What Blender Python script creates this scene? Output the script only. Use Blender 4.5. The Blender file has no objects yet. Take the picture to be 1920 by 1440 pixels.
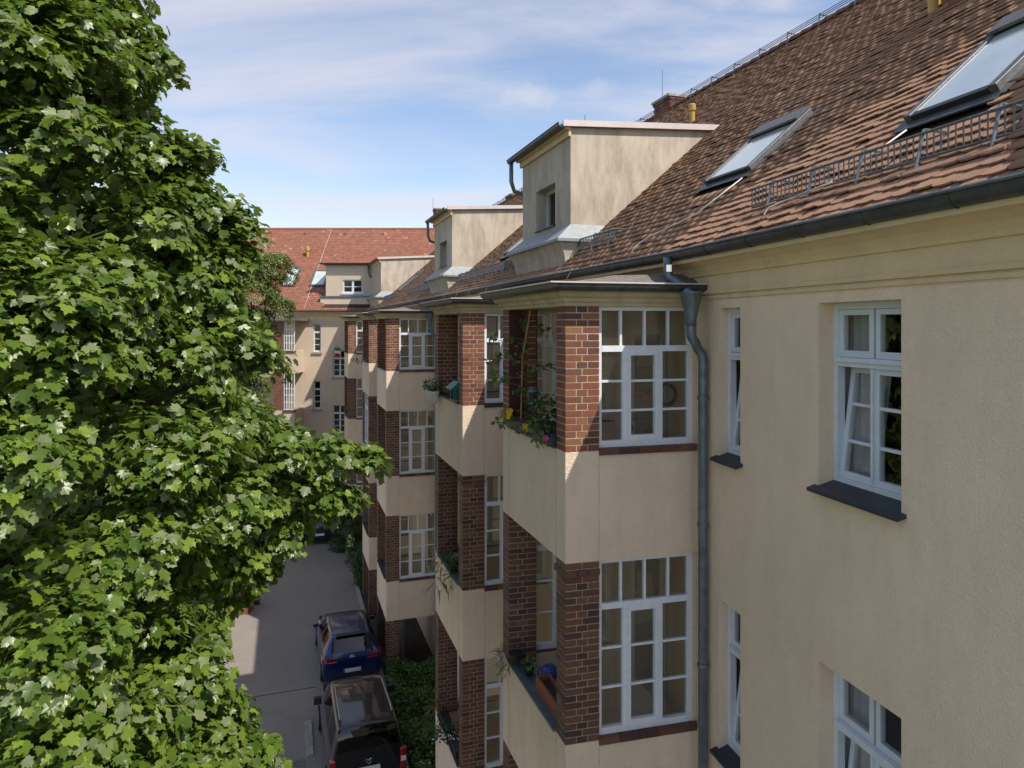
import bpy, math, random
import numpy as np
from mathutils import Vector
R = math.radians
random.seed(7); rng = np.random.default_rng(11)
sc = bpy.context.scene
COL = sc.collection

# ------------------------------------------------------------------ camera
F_PX, CX, HY = 1282.0, 960.0, 610.0          # focal length, centre column and horizon row of the photograph
cam_d = bpy.data.cameras.new('camera'); cam = bpy.data.objects.new('camera', cam_d); COL.objects.link(cam)
cam_d.sensor_width = 36; cam_d.lens = F_PX / 1920 * 36
cam_d.shift_y = -(720 - HY) / 1920
cam_d.clip_start = 0.1; cam_d.clip_end = 2000
cam.location = (0, 0, 0); cam.rotation_euler = (R(90), 0, 0)
sc.camera = cam

# ------------------------------------------------------------------ sky, sun, exposure
SUN = Vector((-0.62, 0.47, -1.0)).normalized()
EL = math.asin(-SUN.z); AZ = math.atan2(-SUN.x, -SUN.y)
w = bpy.data.worlds.new('World'); sc.world = w; w.use_nodes = True
nt = w.node_tree; nt.nodes.clear()
def wn(t): return nt.nodes.new(t)
out = wn('ShaderNodeOutputWorld'); bg = wn('ShaderNodeBackground'); sky = wn('ShaderNodeTexSky')
sky.sky_type = 'NISHITA'; sky.sun_disc = False; sky.sun_elevation = EL; sky.sun_rotation = AZ
sky.air_density = 1.0; sky.dust_density = 0.5; sky.ozone_density = 2.0
tc = wn('ShaderNodeTexCoord'); sep = wn('ShaderNodeSeparateXYZ'); nt.links.new(tc.outputs['Generated'], sep.inputs[0])
zc = wn('ShaderNodeMath'); zc.operation = 'MAXIMUM'; zc.inputs[1].default_value = 0.0; nt.links.new(sep.outputs[2], zc.inputs[0])
za = wn('ShaderNodeMath'); za.operation = 'ADD'; za.inputs[1].default_value = 0.22; nt.links.new(zc.outputs[0], za.inputs[0])
cmb = wn('ShaderNodeCombineXYZ')
for i in (0, 1):
    dv = wn('ShaderNodeMath'); dv.operation = 'DIVIDE'
    nt.links.new(sep.outputs[i], dv.inputs[0]); nt.links.new(za.outputs[0], dv.inputs[1]); nt.links.new(dv.outputs[0], cmb.inputs[i])
mp = wn('ShaderNodeMapping'); mp.inputs['Rotation'].default_value = (0, 0, R(-24)); mp.inputs['Scale'].default_value = (0.55, 1.5, 1); mp.inputs['Location'].default_value = (0.35, 0.2, 0.4)
nt.links.new(cmb.outputs[0], mp.inputs[0])
n1 = wn('ShaderNodeTexNoise'); n1.inputs['Scale'].default_value = 1.35; n1.inputs['Detail'].default_value = 9; n1.inputs['Roughness'].default_value = 0.56; n1.inputs['Distortion'].default_value = 0.5
nt.links.new(mp.outputs[0], n1.inputs['Vector'])
cr = wn('ShaderNodeMapRange'); cr.interpolation_type = 'SMOOTHSTEP'; cr.inputs[1].default_value = 0.42; cr.inputs[2].default_value = 0.72; cr.inputs[3].default_value = 0.0; cr.inputs[4].default_value = 0.72
nt.links.new(n1.outputs['Fac'], cr.inputs[0])
# one small puffy cloud among the veils (a second, sparse noise layer)
n2 = wn('ShaderNodeTexNoise'); n2.inputs['Scale'].default_value = 1.7; n2.inputs['Detail'].default_value = 8; n2.inputs['Roughness'].default_value = 0.52
mp2 = wn('ShaderNodeMapping'); mp2.inputs['Scale'].default_value = (0.9, 1.25, 1); mp2.inputs['Location'].default_value = (3.1, 1.7, 2.0)
nt.links.new(cmb.outputs[0], mp2.inputs[0]); nt.links.new(mp2.outputs[0], n2.inputs['Vector'])
cr2 = wn('ShaderNodeMapRange'); cr2.interpolation_type = 'SMOOTHSTEP'; cr2.inputs[1].default_value = 0.60; cr2.inputs[2].default_value = 0.78; cr2.inputs[3].default_value = 0.0; cr2.inputs[4].default_value = 0.7
nt.links.new(n2.outputs['Fac'], cr2.inputs[0])
def puff(d, size, amount):
    v = Vector(d).normalized(); sb = wn('ShaderNodeVectorMath'); sb.operation = 'SUBTRACT'; nt.links.new(tc.outputs['Generated'], sb.inputs[0]); sb.inputs[1].default_value = v
    ml_ = wn('ShaderNodeVectorMath'); ml_.operation = 'MULTIPLY'; nt.links.new(sb.outputs[0], ml_.inputs[0]); ml_.inputs[1].default_value = (1, 1, 2.3)
    ln_ = wn('ShaderNodeVectorMath'); ln_.operation = 'LENGTH'; nt.links.new(ml_.outputs[0], ln_.inputs[0])
    nz = wn('ShaderNodeTexNoise'); nz.inputs['Scale'].default_value = 16; nz.inputs['Detail'].default_value = 9; nz.inputs['Roughness'].default_value = 0.6; nt.links.new(tc.outputs['Generated'], nz.inputs['Vector'])
    ad = wn('ShaderNodeMath'); ad.operation = 'MULTIPLY_ADD'; nt.links.new(nz.outputs['Fac'], ad.inputs[0]); ad.inputs[1].default_value = -size * 1.9; nt.links.new(ln_.outputs['Value'], ad.inputs[2])
    r_ = wn('ShaderNodeMapRange'); r_.interpolation_type = 'SMOOTHSTEP'; nt.links.new(ad.outputs[0], r_.inputs[0])
    for i, q in enumerate((size * .25, -size * .75, 0, amount)): r_.inputs[i + 1].default_value = q
    return r_.outputs[0]
mxf = wn('ShaderNodeMath'); mxf.operation = 'MAXIMUM'; nt.links.new(cr.outputs[0], mxf.inputs[0]); nt.links.new(cr2.outputs[0], mxf.inputs[1])
for d_, s_, a_ in (((.030, 1, .335), .055, .6), ((.120, 1, .340), .04, .35)):
    m2 = wn('ShaderNodeMath'); m2.operation = 'MAXIMUM'; nt.links.new(mxf.outputs[0], m2.inputs[0]); nt.links.new(puff(d_, s_, a_), m2.inputs[1]); mxf = m2
mx = wn('ShaderNodeMix'); mx.data_type = 'RGBA'
CLOUD_C = (3.6, 3.9, 4.45, 1)
nt.links.new(mxf.outputs[0], mx.inputs['Factor']); nt.links.new(sky.outputs[0], mx.inputs[6]); mx.inputs[7].default_value = CLOUD_C
tint = wn('ShaderNodeMix'); tint.data_type = 'RGBA'; tint.blend_type = 'MULTIPLY'; tint.inputs['Factor'].default_value = 1; tint.inputs[7].default_value = (0.98, 0.88, 0.83, 1)   # the photograph's white balance
nt.links.new(mx.outputs[2], tint.inputs[6]); nt.links.new(tint.outputs[2], bg.inputs[0]); bg.inputs[1].default_value = 0.087
nt.links.new(bg.outputs[0], out.inputs[0])
sd = bpy.data.lights.new('sun', 'SUN'); sd.energy = 2.0; sd.angle = R(0.55); sd.color = (1, 0.94, 0.85)
so = bpy.data.objects.new('sun', sd); COL.objects.link(so); so.rotation_euler = SUN.to_track_quat('-Z', 'Y').to_euler(); so.location = (20, -15, 40)
vs = sc.view_settings; vs.view_transform = 'Standard'; vs.look = 'None'; vs.gamma = 1; vs.use_curve_mapping = False; vs.exposure = 1.42
sc.cycles.max_bounces = 8; sc.cycles.transparent_max_bounces = 12; sc.cycles.caustics_reflective = False; sc.cycles.caustics_refractive = False

# ------------------------------------------------------------------ plan of the place (metres; camera at the origin)
U = np.array([-0.314, 0.9494]); V = np.array([0.9494, 0.314])        # along the long wing / into it
UN = np.array([-0.2465, 0.9691]); VN = np.array([0.9691, 0.2465])    # the wing's bent near section
P0 = np.array([2.195, 8.086])                                        # where the two wall planes meet
GZ = -11.0                                                           # street level
SL = 0.86                                                            # roof rise over run
E_BAY, E_WALL, E_RIDGE = 2.98, 4.63, 10.8
RZ0, RB0 = 0.85, -0.24                                               # roof edge height and overhang
T_CORN = 6.98
def PF(T, e, z): p = U * T + V * e; return (p[0], p[1], z)
def PN(a, b, z): p = P0 + UN * a + VN * b; return (p[0], p[1], z)
def ray(px, py): return np.array([(px - CX) / F_PX, 1.0, (HY - py) / F_PX])
def at(px, py, Y): r = ray(px, py) * Y; return (r[0], r[1], r[2])
def ground_at(px, py, z=GZ): r = ray(px, py); return tuple(r * (z / r[2]))
def proj(p): return CX + F_PX * p[0] / p[1], HY - F_PX * p[2] / p[1]
def roof_far(e): return RZ0 + SL * (e - (E_WALL + RB0))
def roof_near(b): return RZ0 + SL * (b - RB0)
def hit_roof(px, py, near):
    r = ray(px, py)
    if near:
        k = r[:2] @ VN; c = P0 @ VN
        Y = (RZ0 + SL * (-c - RB0)) / (r[2] - SL * k)
        p = r * Y; q = p[:2] - P0
        return q @ UN, q @ VN
    k = r[:2] @ V
    Y = (RZ0 - SL * (E_WALL + RB0)) / (r[2] - SL * k)
    p = r * Y
    return p[:2] @ U, p[:2] @ V

# ------------------------------------------------------------------ materials
MATS = {}
class NM:
    def __init__(s, name):
        s.m = bpy.data.materials.new(name); s.m.use_nodes = True; s.t = s.m.node_tree; s.t.nodes.clear()
        s.o = s.n('ShaderNodeOutputMaterial'); s.p = s.n('ShaderNodeBsdfPrincipled'); s.l(s.p.outputs[0], s.o.inputs[0]); MATS[name] = s.m
    def n(s, t, **k):
        x = s.t.nodes.new(t)
        for a, b in k.items(): setattr(x, a, b)
        return x
    def l(s, a, b): s.t.links.new(a, b)
    def pos(s, scale=(1, 1, 1), rot=(0, 0, 0)):
        g = s.n('ShaderNodeNewGeometry'); m = s.n('ShaderNodeMapping'); m.inputs['Scale'].default_value = scale; m.inputs['Rotation'].default_value = rot
        s.l(g.outputs['Position'], m.inputs[0]); return m.outputs[0]
    def noise(s, scale, detail=4, rough=0.5, vec=None, vscale=(1, 1, 1)):
        x = s.n('ShaderNodeTexNoise'); x.inputs['Scale'].default_value = scale; x.inputs['Detail'].default_value = detail; x.inputs['Roughness'].default_value = rough
        s.l(vec if vec else s.pos(vscale), x.inputs['Vector']); return x.outputs['Fac']
    def ramp(s, fac, stops):
        x = s.n('ShaderNodeValToRGB'); e = x.color_ramp.elements
        while len(e) < len(stops): e.new(0.5)
        for i, (p, c) in enumerate(stops): e[i].position = p; e[i].color = (*c, 1) if len(c) == 3 else c
        s.l(fac, x.inputs[0]); return x.outputs[0]
    def mix(s, f, a, b, mode='MIX'):
        x = s.n('ShaderNodeMix', data_type='RGBA', blend_type=mode)
        if isinstance(f, (int, float)): x.inputs['Factor'].default_value = f
        else: s.l(f, x.inputs['Factor'])
        for i, c in ((6, a), (7, b)):
            if isinstance(c, tuple): x.inputs[i].default_value = (*c[:3], 1)
            else: s.l(c, x.inputs[i])
        return x.outputs[2]
    def rnd(s):
        g = s.n('ShaderNodeNewGeometry'); o = s.n('ShaderNodeObjectInfo'); a = s.n('ShaderNodeMath', operation='ADD'); f = s.n('ShaderNodeMath', operation='FRACT')
        s.l(g.outputs['Random Per Island'], a.inputs[0]); s.l(o.outputs['Random'], a.inputs[1]); s.l(a.outputs[0], f.inputs[0]); return f.outputs[0]
    def mapr(s, v, a, b, c, d):
        x = s.n('ShaderNodeMapRange'); s.l(v, x.inputs[0])
        for i, q in enumerate((a, b, c, d)): x.inputs[i + 1].default_value = q
        return x.outputs[0]
    def col(s, c):
        if isinstance(c, tuple): s.p.inputs['Base Color'].default_value = (*c[:3], 1)
        else: s.l(c, s.p.inputs['Base Color'])
    def bump(s, h, strength=0.5, dist=0.01):
        b = s.n('ShaderNodeBump'); b.inputs['Strength'].default_value = strength; b.inputs['Distance'].default_value = dist
        s.l(h, b.inputs['Height']); s.l(b.outputs[0], s.p.inputs['Normal'])
    def set(s, **k):
        for a, v in k.items(): s.p.inputs[a.replace('_', ' ')].default_value = v

def simple(name, c, rough=0.6, metal=0.0, var=0.12, nscale=6, bump=0.0, bscale=60, spec=None):
    m = NM(name); f = m.noise(nscale, 5, 0.6)
    a = tuple(x * (1 - var) for x in c); b = tuple(min(1, x * (1 + var)) for x in c)
    m.col(m.ramp(f, [(0.3, a), (0.7, b)])); m.set(Roughness=rough, Metallic=metal)
    if spec is not None: m.p.inputs['Specular IOR Level'].default_value = spec
    if bump: m.bump(m.noise(bscale, 4, 0.6), bump, 0.01)
    return m

def stucco(name, c, stain=0.0, grain=1.0, tone=(0.55, 0.53, 0.5)):
    m = NM(name)
    big = m.noise(0.55, 5, 0.6); mid = m.noise(5, 5, 0.65)
    base = m.ramp(big, [(0.3, tuple(x * 0.93 for x in c)), (0.7, tuple(x * 1.05 for x in c))])
    base = m.mix(m.mapr(mid, 0.3, 0.75, 0, 0.16), base, tuple(x * 0.72 for x in c))
    fine = m.noise(58, 4, 0.75)
    base = m.mix(m.mapr(fine, 0.28, 0.58, 0.34 * grain + .05, 0.0), base, tuple(x * 0.55 for x in c))
    # rain streaks: tall narrow stains
    st = m.noise(2.2, 6, 0.62, vscale=(1.6, 1.6, 0.55)); st2 = m.noise(14, 5, 0.7, vscale=(1, 1, 0.14))
    f = m.n('ShaderNodeMath', operation='MULTIPLY'); m.l(m.mapr(st, 0.40, 0.62, 0, 1), f.inputs[0]); m.l(m.mapr(st2, 0.3, 0.7, 0.35, 1), f.inputs[1])
    f2 = m.n('ShaderNodeMath', operation='MULTIPLY'); m.l(f.outputs[0], f2.inputs[0]); f2.inputs[1].default_value = stain
    base = m.mix(f2.outputs[0], base, tuple(x * y for x, y in zip(c, tone)))
    m.col(base); m.set(Roughness=0.92); m.p.inputs['Specular IOR Level'].default_value = 0.15
    v = m.n('ShaderNodeTexVoronoi'); v.inputs['Scale'].default_value = 70; m.l(m.pos(), v.inputs['Vector'])
    nz = m.noise(38, 5, 0.7); ad = m.n('ShaderNodeMath', operation='ADD'); m.l(v.outputs['Distance'], ad.inputs[0]); m.l(nz, ad.inputs[1])
    m.bump(ad.outputs[0], 0.75 * grain, 0.016)
    return m
stucco('stucco', (0.89, 0.70, 0.52), 0.22, 0.62)
stucco('stucco_bay', (0.90, 0.715, 0.54), 0.24, 0.75)
stucco('stucco_dormer', (0.60, 0.515, 0.41), 0.85, 0.28)
stucco('stucco_far', (0.68, 0.55, 0.42), 0.10, 0.5)
stucco('cornice', (0.76, 0.595, 0.375), 0.25, 0.35)
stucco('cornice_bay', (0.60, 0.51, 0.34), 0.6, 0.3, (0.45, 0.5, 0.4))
simple('room', (0.16, 0.13, 0.10), 0.9); simple('room_light', (0.42, 0.36, 0.27), 0.9)
simple('dark_red', (0.07, 0.018, 0.018), 0.8)

m = NM('brick'); r = m.rnd()
c = m.ramp(r, [(0.0, (0.105, 0.048, 0.036)), (0.18, (0.19, 0.070, 0.042)), (0.45, (0.245, 0.088, 0.046)), (0.68, (0.205, 0.072, 0.046)), (0.84, (0.30, 0.13, 0.058)), (1.0, (0.085, 0.048, 0.044))])
c = m.mix(m.mapr(m.noise(22, 5, 0.7), 0.35, 0.75, 0, 0.45), c, (0.10, 0.038, 0.03))
c = m.mix(m.mapr(m.noise(90, 3, 0.7), 0.55, 0.8, 0, 0.35), c, (0.40, 0.22, 0.15))
m.col(c); m.set(Roughness=0.7); m.p.inputs['Specular IOR Level'].default_value = 0.3; m.bump(m.noise(120, 4, 0.7), 0.4, 0.006)
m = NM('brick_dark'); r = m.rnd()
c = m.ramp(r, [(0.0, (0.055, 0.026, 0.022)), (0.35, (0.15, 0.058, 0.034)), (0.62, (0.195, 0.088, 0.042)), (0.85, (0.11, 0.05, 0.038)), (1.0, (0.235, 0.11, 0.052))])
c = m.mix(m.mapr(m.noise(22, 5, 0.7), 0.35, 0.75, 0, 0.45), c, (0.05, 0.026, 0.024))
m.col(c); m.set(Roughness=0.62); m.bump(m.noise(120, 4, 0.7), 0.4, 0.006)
simple('mortar', (0.52, 0.44, 0.33), 0.95, var=0.2, nscale=30, bump=0.4)
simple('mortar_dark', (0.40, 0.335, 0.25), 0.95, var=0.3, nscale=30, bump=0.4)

def tile_mat(name, cols, moss=0.5):
    m = NM(name); r = m.rnd(); c = m.ramp(r, cols)
    c = m.mix(m.mapr(m.noise(0.7, 5, 0.6), 0.42, 0.70, 0, 0.32), c, (0.20, 0.115, 0.08))
    c = m.mix(m.mapr(m.noise(16, 5, 0.7), 0.45, 0.78, 0, 0.32), c, (0.15, 0.088, 0.062))
    c = m.mix(m.mapr(m.noise(3.4, 6, 0.7), 0.60, 0.78, 0, 0.6 * moss), c, (0.055, 0.050, 0.024))
    c = m.mix(m.mapr(m.noise(60, 2, 0.6), 0.66, 0.78, 0, 0.5), c, (0.34, 0.26, 0.19))
    m.col(c); m.set(Roughness=0.85); m.p.inputs['Specular IOR Level'].default_value = 0.25; m.bump(m.noise(70, 4, 0.7), 0.5, 0.006); return m
tile_mat('tile', [(0, (0.345, 0.20, 0.128)), (0.4, (0.375, 0.215, 0.135)), (0.7, (0.36, 0.208, 0.13)), (0.95, (0.40, 0.215, 0.125)), (1, (0.30, 0.18, 0.12))])
tile_mat('tile_red', [(0, (0.22, 0.095, 0.065)), (0.3, (0.33, 0.135, 0.085)), (0.7, (0.28, 0.115, 0.075)), (0.93, (0.24, 0.10, 0.07)), (1, (0.42, 0.24, 0.17))], 0.2)
simple('ridge_tile', (0.17, 0.075, 0.05), 0.8, var=0.3, bump=0.3)
simple('under_roof', (0.035, 0.026, 0.022), 0.95)
simple('zinc', (0.155, 0.19, 0.215), 0.45, 0.55, var=0.25, nscale=9)
simple('zinc_dark', (0.075, 0.08, 0.085), 0.42, 0.5, var=0.35, nscale=7)
simple('zinc_pale', (0.42, 0.45, 0.47), 0.4, 0.5, var=0.15, nscale=8)
simple('galv', (0.15, 0.15, 0.15), 0.5, 0.5, var=0.3, nscale=25)
simple('ledge_zinc', (0.27, 0.285, 0.29), 0.6, 0.1, var=0.15, nscale=8)
simple('wire', (0.55, 0.52, 0.46), 0.5, 0.3, var=0.2)
simple('fascia_metal', (0.66, 0.58, 0.54), 0.45, 0.2, var=0.08)
simple('white_paint', (0.74, 0.76, 0.80), 0.5, var=0.07, nscale=18, bump=0.15, bscale=40)
simple('white_pvc', (0.66, 0.71, 0.76), 0.4, var=0.05, nscale=10)
simple('sill_metal', (0.045, 0.052, 0.062), 0.5, 0.3, var=0.25)
simple('felt', (0.15, 0.135, 0.115), 0.95, var=0.3, nscale=12, bump=0.4)
simple('concrete', (0.36, 0.33, 0.29), 0.9, var=0.25, nscale=9, bump=0.4)
simple('curtain', (0.62, 0.60, 0.62), 0.9, var=0.1)
simple('curtain_warm', (0.40, 0.24, 0.08), 0.9, var=0.2)
simple('yellow_pipe', (0.50, 0.30, 0.07), 0.6, var=0.2)
simple('black_rubber', (0.012, 0.012, 0.013), 0.7); simple('black_plastic', (0.018, 0.019, 0.021), 0.5)
simple('chrome', (0.75, 0.76, 0.78), 0.15, 1.0, var=0.03); simple('alloy', (0.35, 0.36, 0.38), 0.35, 0.9)
simple('terracotta', (0.26, 0.085, 0.045), 0.8, var=0.25, nscale=20); simple('green_metal', (0.015, 0.13, 0.10), 0.45, var=0.2)
simple('white_bucket', (0.70, 0.72, 0.72), 0.5, var=0.06); simple('blue_plastic', (0.015, 0.06, 0.26), 0.4)
simple('wood_old', (0.30, 0.22, 0.13), 0.85, var=0.3, nscale=30); simple('orange_plastic', (0.60, 0.20, 0.03), 0.5)
simple('flag_green', (0.03, 0.22, 0.10), 0.8); simple('flag_white', (0.75, 0.74, 0.70), 0.8); simple('flag_red', (0.50, 0.03, 0.04), 0.8)
simple('petal_yellow', (0.75, 0.48, 0.02), 0.7); simple('petal_pink', (0.60, 0.05, 0.25), 0.7); simple('petal_white', (0.75, 0.75, 0.70), 0.7); simple('petal_red', (0.5, 0.03, 0.03), 0.7)
simple('plate_white', (0.72, 0.72, 0.68), 0.5, var=0.04); simple('plate_blue', (0.01, 0.05, 0.35), 0.5)
simple('teal', (0.01, 0.20, 0.20), 0.6)

def glass_clear(name, tint=(0.85, 0.88, 0.86), refl=1.0, haze=0.0, hz=(0.4, 0.36, 0.28), wav=0.02):
    m = NM(name); t = m.t; t.nodes.remove(m.p)
    fr = m.n('ShaderNodeFresnel'); gg = m.n('ShaderNodeNewGeometry'); m.l(m.mapr(gg.outputs['Backfacing'], 0, 1, 1.52, 1 / 1.52), fr.inputs['IOR'])   # a thin sheet reflects alike from both sides
    ml = m.n('ShaderNodeMath', operation='MULTIPLY_ADD'); m.l(fr.outputs[0], ml.inputs[0]); ml.inputs[1].default_value = refl; ml.inputs[2].default_value = 0.03 * refl
    ml.use_clamp = True
    tr = m.n('ShaderNodeBsdfTransparent'); tr.inputs[0].default_value = (*tint, 1)
    gl = m.n('ShaderNodeBsdfGlossy'); gl.inputs['Roughness'].default_value = 0.015 if haze == 0 else 0.07
    b = m.n('ShaderNodeBump'); b.inputs['Strength'].default_value = 0.35; b.inputs['Distance'].default_value = wav
    m.l(m.noise(2.6 if haze == 0 else 26, 2, 0.5), b.inputs['Height']); m.l(b.outputs[0], gl.inputs['Normal'])
    under = tr.outputs[0]
    if haze > 0:
        tl = m.n('ShaderNodeBsdfTranslucent'); tl.inputs[0].default_value = (*hz, 1)
        df = m.n('ShaderNodeBsdfDiffuse'); df.inputs[0].default_value = (*[x * 0.55 for x in hz], 1)
        a = m.n('ShaderNodeMixShader'); a.inputs[0].default_value = 0.45; m.l(tl.outputs[0], a.inputs[1]); m.l(df.outputs[0], a.inputs[2])
        bb = m.n('ShaderNodeMixShader'); bb.inputs[0].default_value = haze; m.l(tr.outputs[0], bb.inputs[1]); m.l(a.outputs[0], bb.inputs[2]); under = bb.outputs[0]
    x = m.n('ShaderNodeMixShader'); m.l(ml.outputs[0], x.inputs[0]); m.l(under, x.inputs[1]); m.l(gl.outputs[0], x.inputs[2]); m.l(x.outputs[0], m.o.inputs[0])
glass_clear('glass'); glass_clear('glass_frost', (0.78, 0.75, 0.66), 1.6, 0.34, (0.36, 0.31, 0.22), 0.006)
glass_clear('glass_car', (0.03, 0.035, 0.038), 0.9)
m = NM('glass_roof'); m.col((0.10, 0.13, 0.14)); m.set(Roughness=0.10); m.p.inputs['Specular IOR Level'].default_value = 0.9; m.p.inputs['Coat Weight'].default_value = 1.0; m.p.inputs['Coat Roughness'].default_value = 0.05
m.col(m.ramp(m.noise(1.5, 4), [(0.3, (0.42, 0.48, 0.47)), (0.7, (0.55, 0.61, 0.59))]))  # pale tone paints the reflected sky into the skylight panes
def paint(name, c):
    m = NM(name); m.col(c); m.set(Roughness=0.35, Metallic=0.35); m.p.inputs['Coat Weight'].default_value = 1; m.p.inputs['Coat Roughness'].default_value = 0.04
paint('paint_blue', (0.004, 0.022, 0.10)); paint('paint_black', (0.004, 0.004, 0.0045)); paint('paint_navy', (0.008, 0.011, 0.022))
m = NM('tail_red'); m.col((0.30, 0.006, 0.008)); m.set(Roughness=0.15); m.p.inputs['Coat Weight'].default_value = 1
m = NM('tail_clear'); m.col((0.65, 0.6, 0.58)); m.set(Roughness=0.15)

def leaf_mat(name, dark, mid, light, under, trans=0.32, rough=0.42):
    m = NM(name); r = m.rnd(); g = m.n('ShaderNodeNewGeometry')
    c = m.ramp(r, [(0.0, dark), (0.5, mid), (0.88, light), (1.0, tuple(min(1, x * 1.25) for x in light))])
    c2 = m.mix(g.outputs['Backfacing'], c, under); m.col(c2); m.set(Roughness=rough); m.p.inputs['Specular IOR Level'].default_value = 0.45
    tl = m.n('ShaderNodeBsdfTranslucent'); tc_ = m.mix(0.5, c, (0.20, 0.32, 0.02)); m.l(tc_, tl.inputs[0])
    x = m.n('ShaderNodeMixShader'); x.inputs[0].default_value = trans; m.l(m.p.outputs[0], x.inputs[1]); m.l(tl.outputs[0], x.inputs[2]); m.l(x.outputs[0], m.o.inputs[0])
leaf_mat('maple_leaf', (0.062, 0.112, 0.014), (0.105, 0.168, 0.022), (0.170, 0.235, 0.032), (0.22, 0.265, 0.12), 0.34, 0.36)
leaf_mat('yellow_leaf', (0.07, 0.11, 0.02), (0.11, 0.15, 0.03), (0.16, 0.19, 0.035), (0.13, 0.17, 0.06))
leaf_mat('dark_leaf', (0.018, 0.045, 0.012), (0.03, 0.07, 0.016), (0.05, 0.10, 0.022), (0.05, 0.08, 0.03))
leaf_mat('ground_leaf', (0.045, 0.105, 0.016), (0.075, 0.155, 0.024), (0.12, 0.20, 0.032), (0.07, 0.11, 0.04))
leaf_mat('purple_leaf', (0.06, 0.03, 0.05), (0.09, 0.04, 0.075), (0.12, 0.06, 0.10), (0.09, 0.06, 0.08))
leaf_mat('dry_leaf', (0.10, 0.07, 0.03), (0.16, 0.11, 0.04), (0.22, 0.16, 0.06), (0.18, 0.14, 0.06))
simple('bark', (0.09, 0.075, 0.055), 0.95, var=0.35, nscale=14, bump=0.8, bscale=18); simple('stem', (0.10, 0.13, 0.03), 0.7); simple('stem_tan', (0.35, 0.24, 0.10), 0.7)

m = NM('asphalt'); f = m.noise(0.35, 5, 0.6); c = m.ramp(f, [(0.3, (0.25, 0.215, 0.18)), (0.7, (0.31, 0.268, 0.222))])
c = m.mix(m.mapr(m.noise(160, 2, 0.6), 0.3, 0.7, 0, 0.5), c, (0.17, 0.15, 0.13)); c = m.mix(m.mapr(m.noise(2.4, 6, 0.7), 0.45, 0.75, 0, 0.5), c, (0.18, 0.155, 0.13)); c = m.mix(m.mapr(m.noise(11, 6, 0.75), 0.5, 0.75, 0, 0.35), c, (0.16, 0.14, 0.115))
m.col(c); m.set(Roughness=0.9); m.bump(m.noise(150, 3, 0.7), 0.5, 0.008)
simple('kerb_stone', (0.33, 0.30, 0.25), 0.9, var=0.25, nscale=7, bump=0.4); simple('soil', (0.05, 0.04, 0.025), 0.95, var=0.3, bump=0.6, bscale=15)
simple('lawn', (0.06, 0.085, 0.022), 0.95, var=0.4, nscale=3, bump=0.6); simple('cobble', (0.17, 0.155, 0.135), 0.85, var=0.3, nscale=20, bump=0.4)

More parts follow.
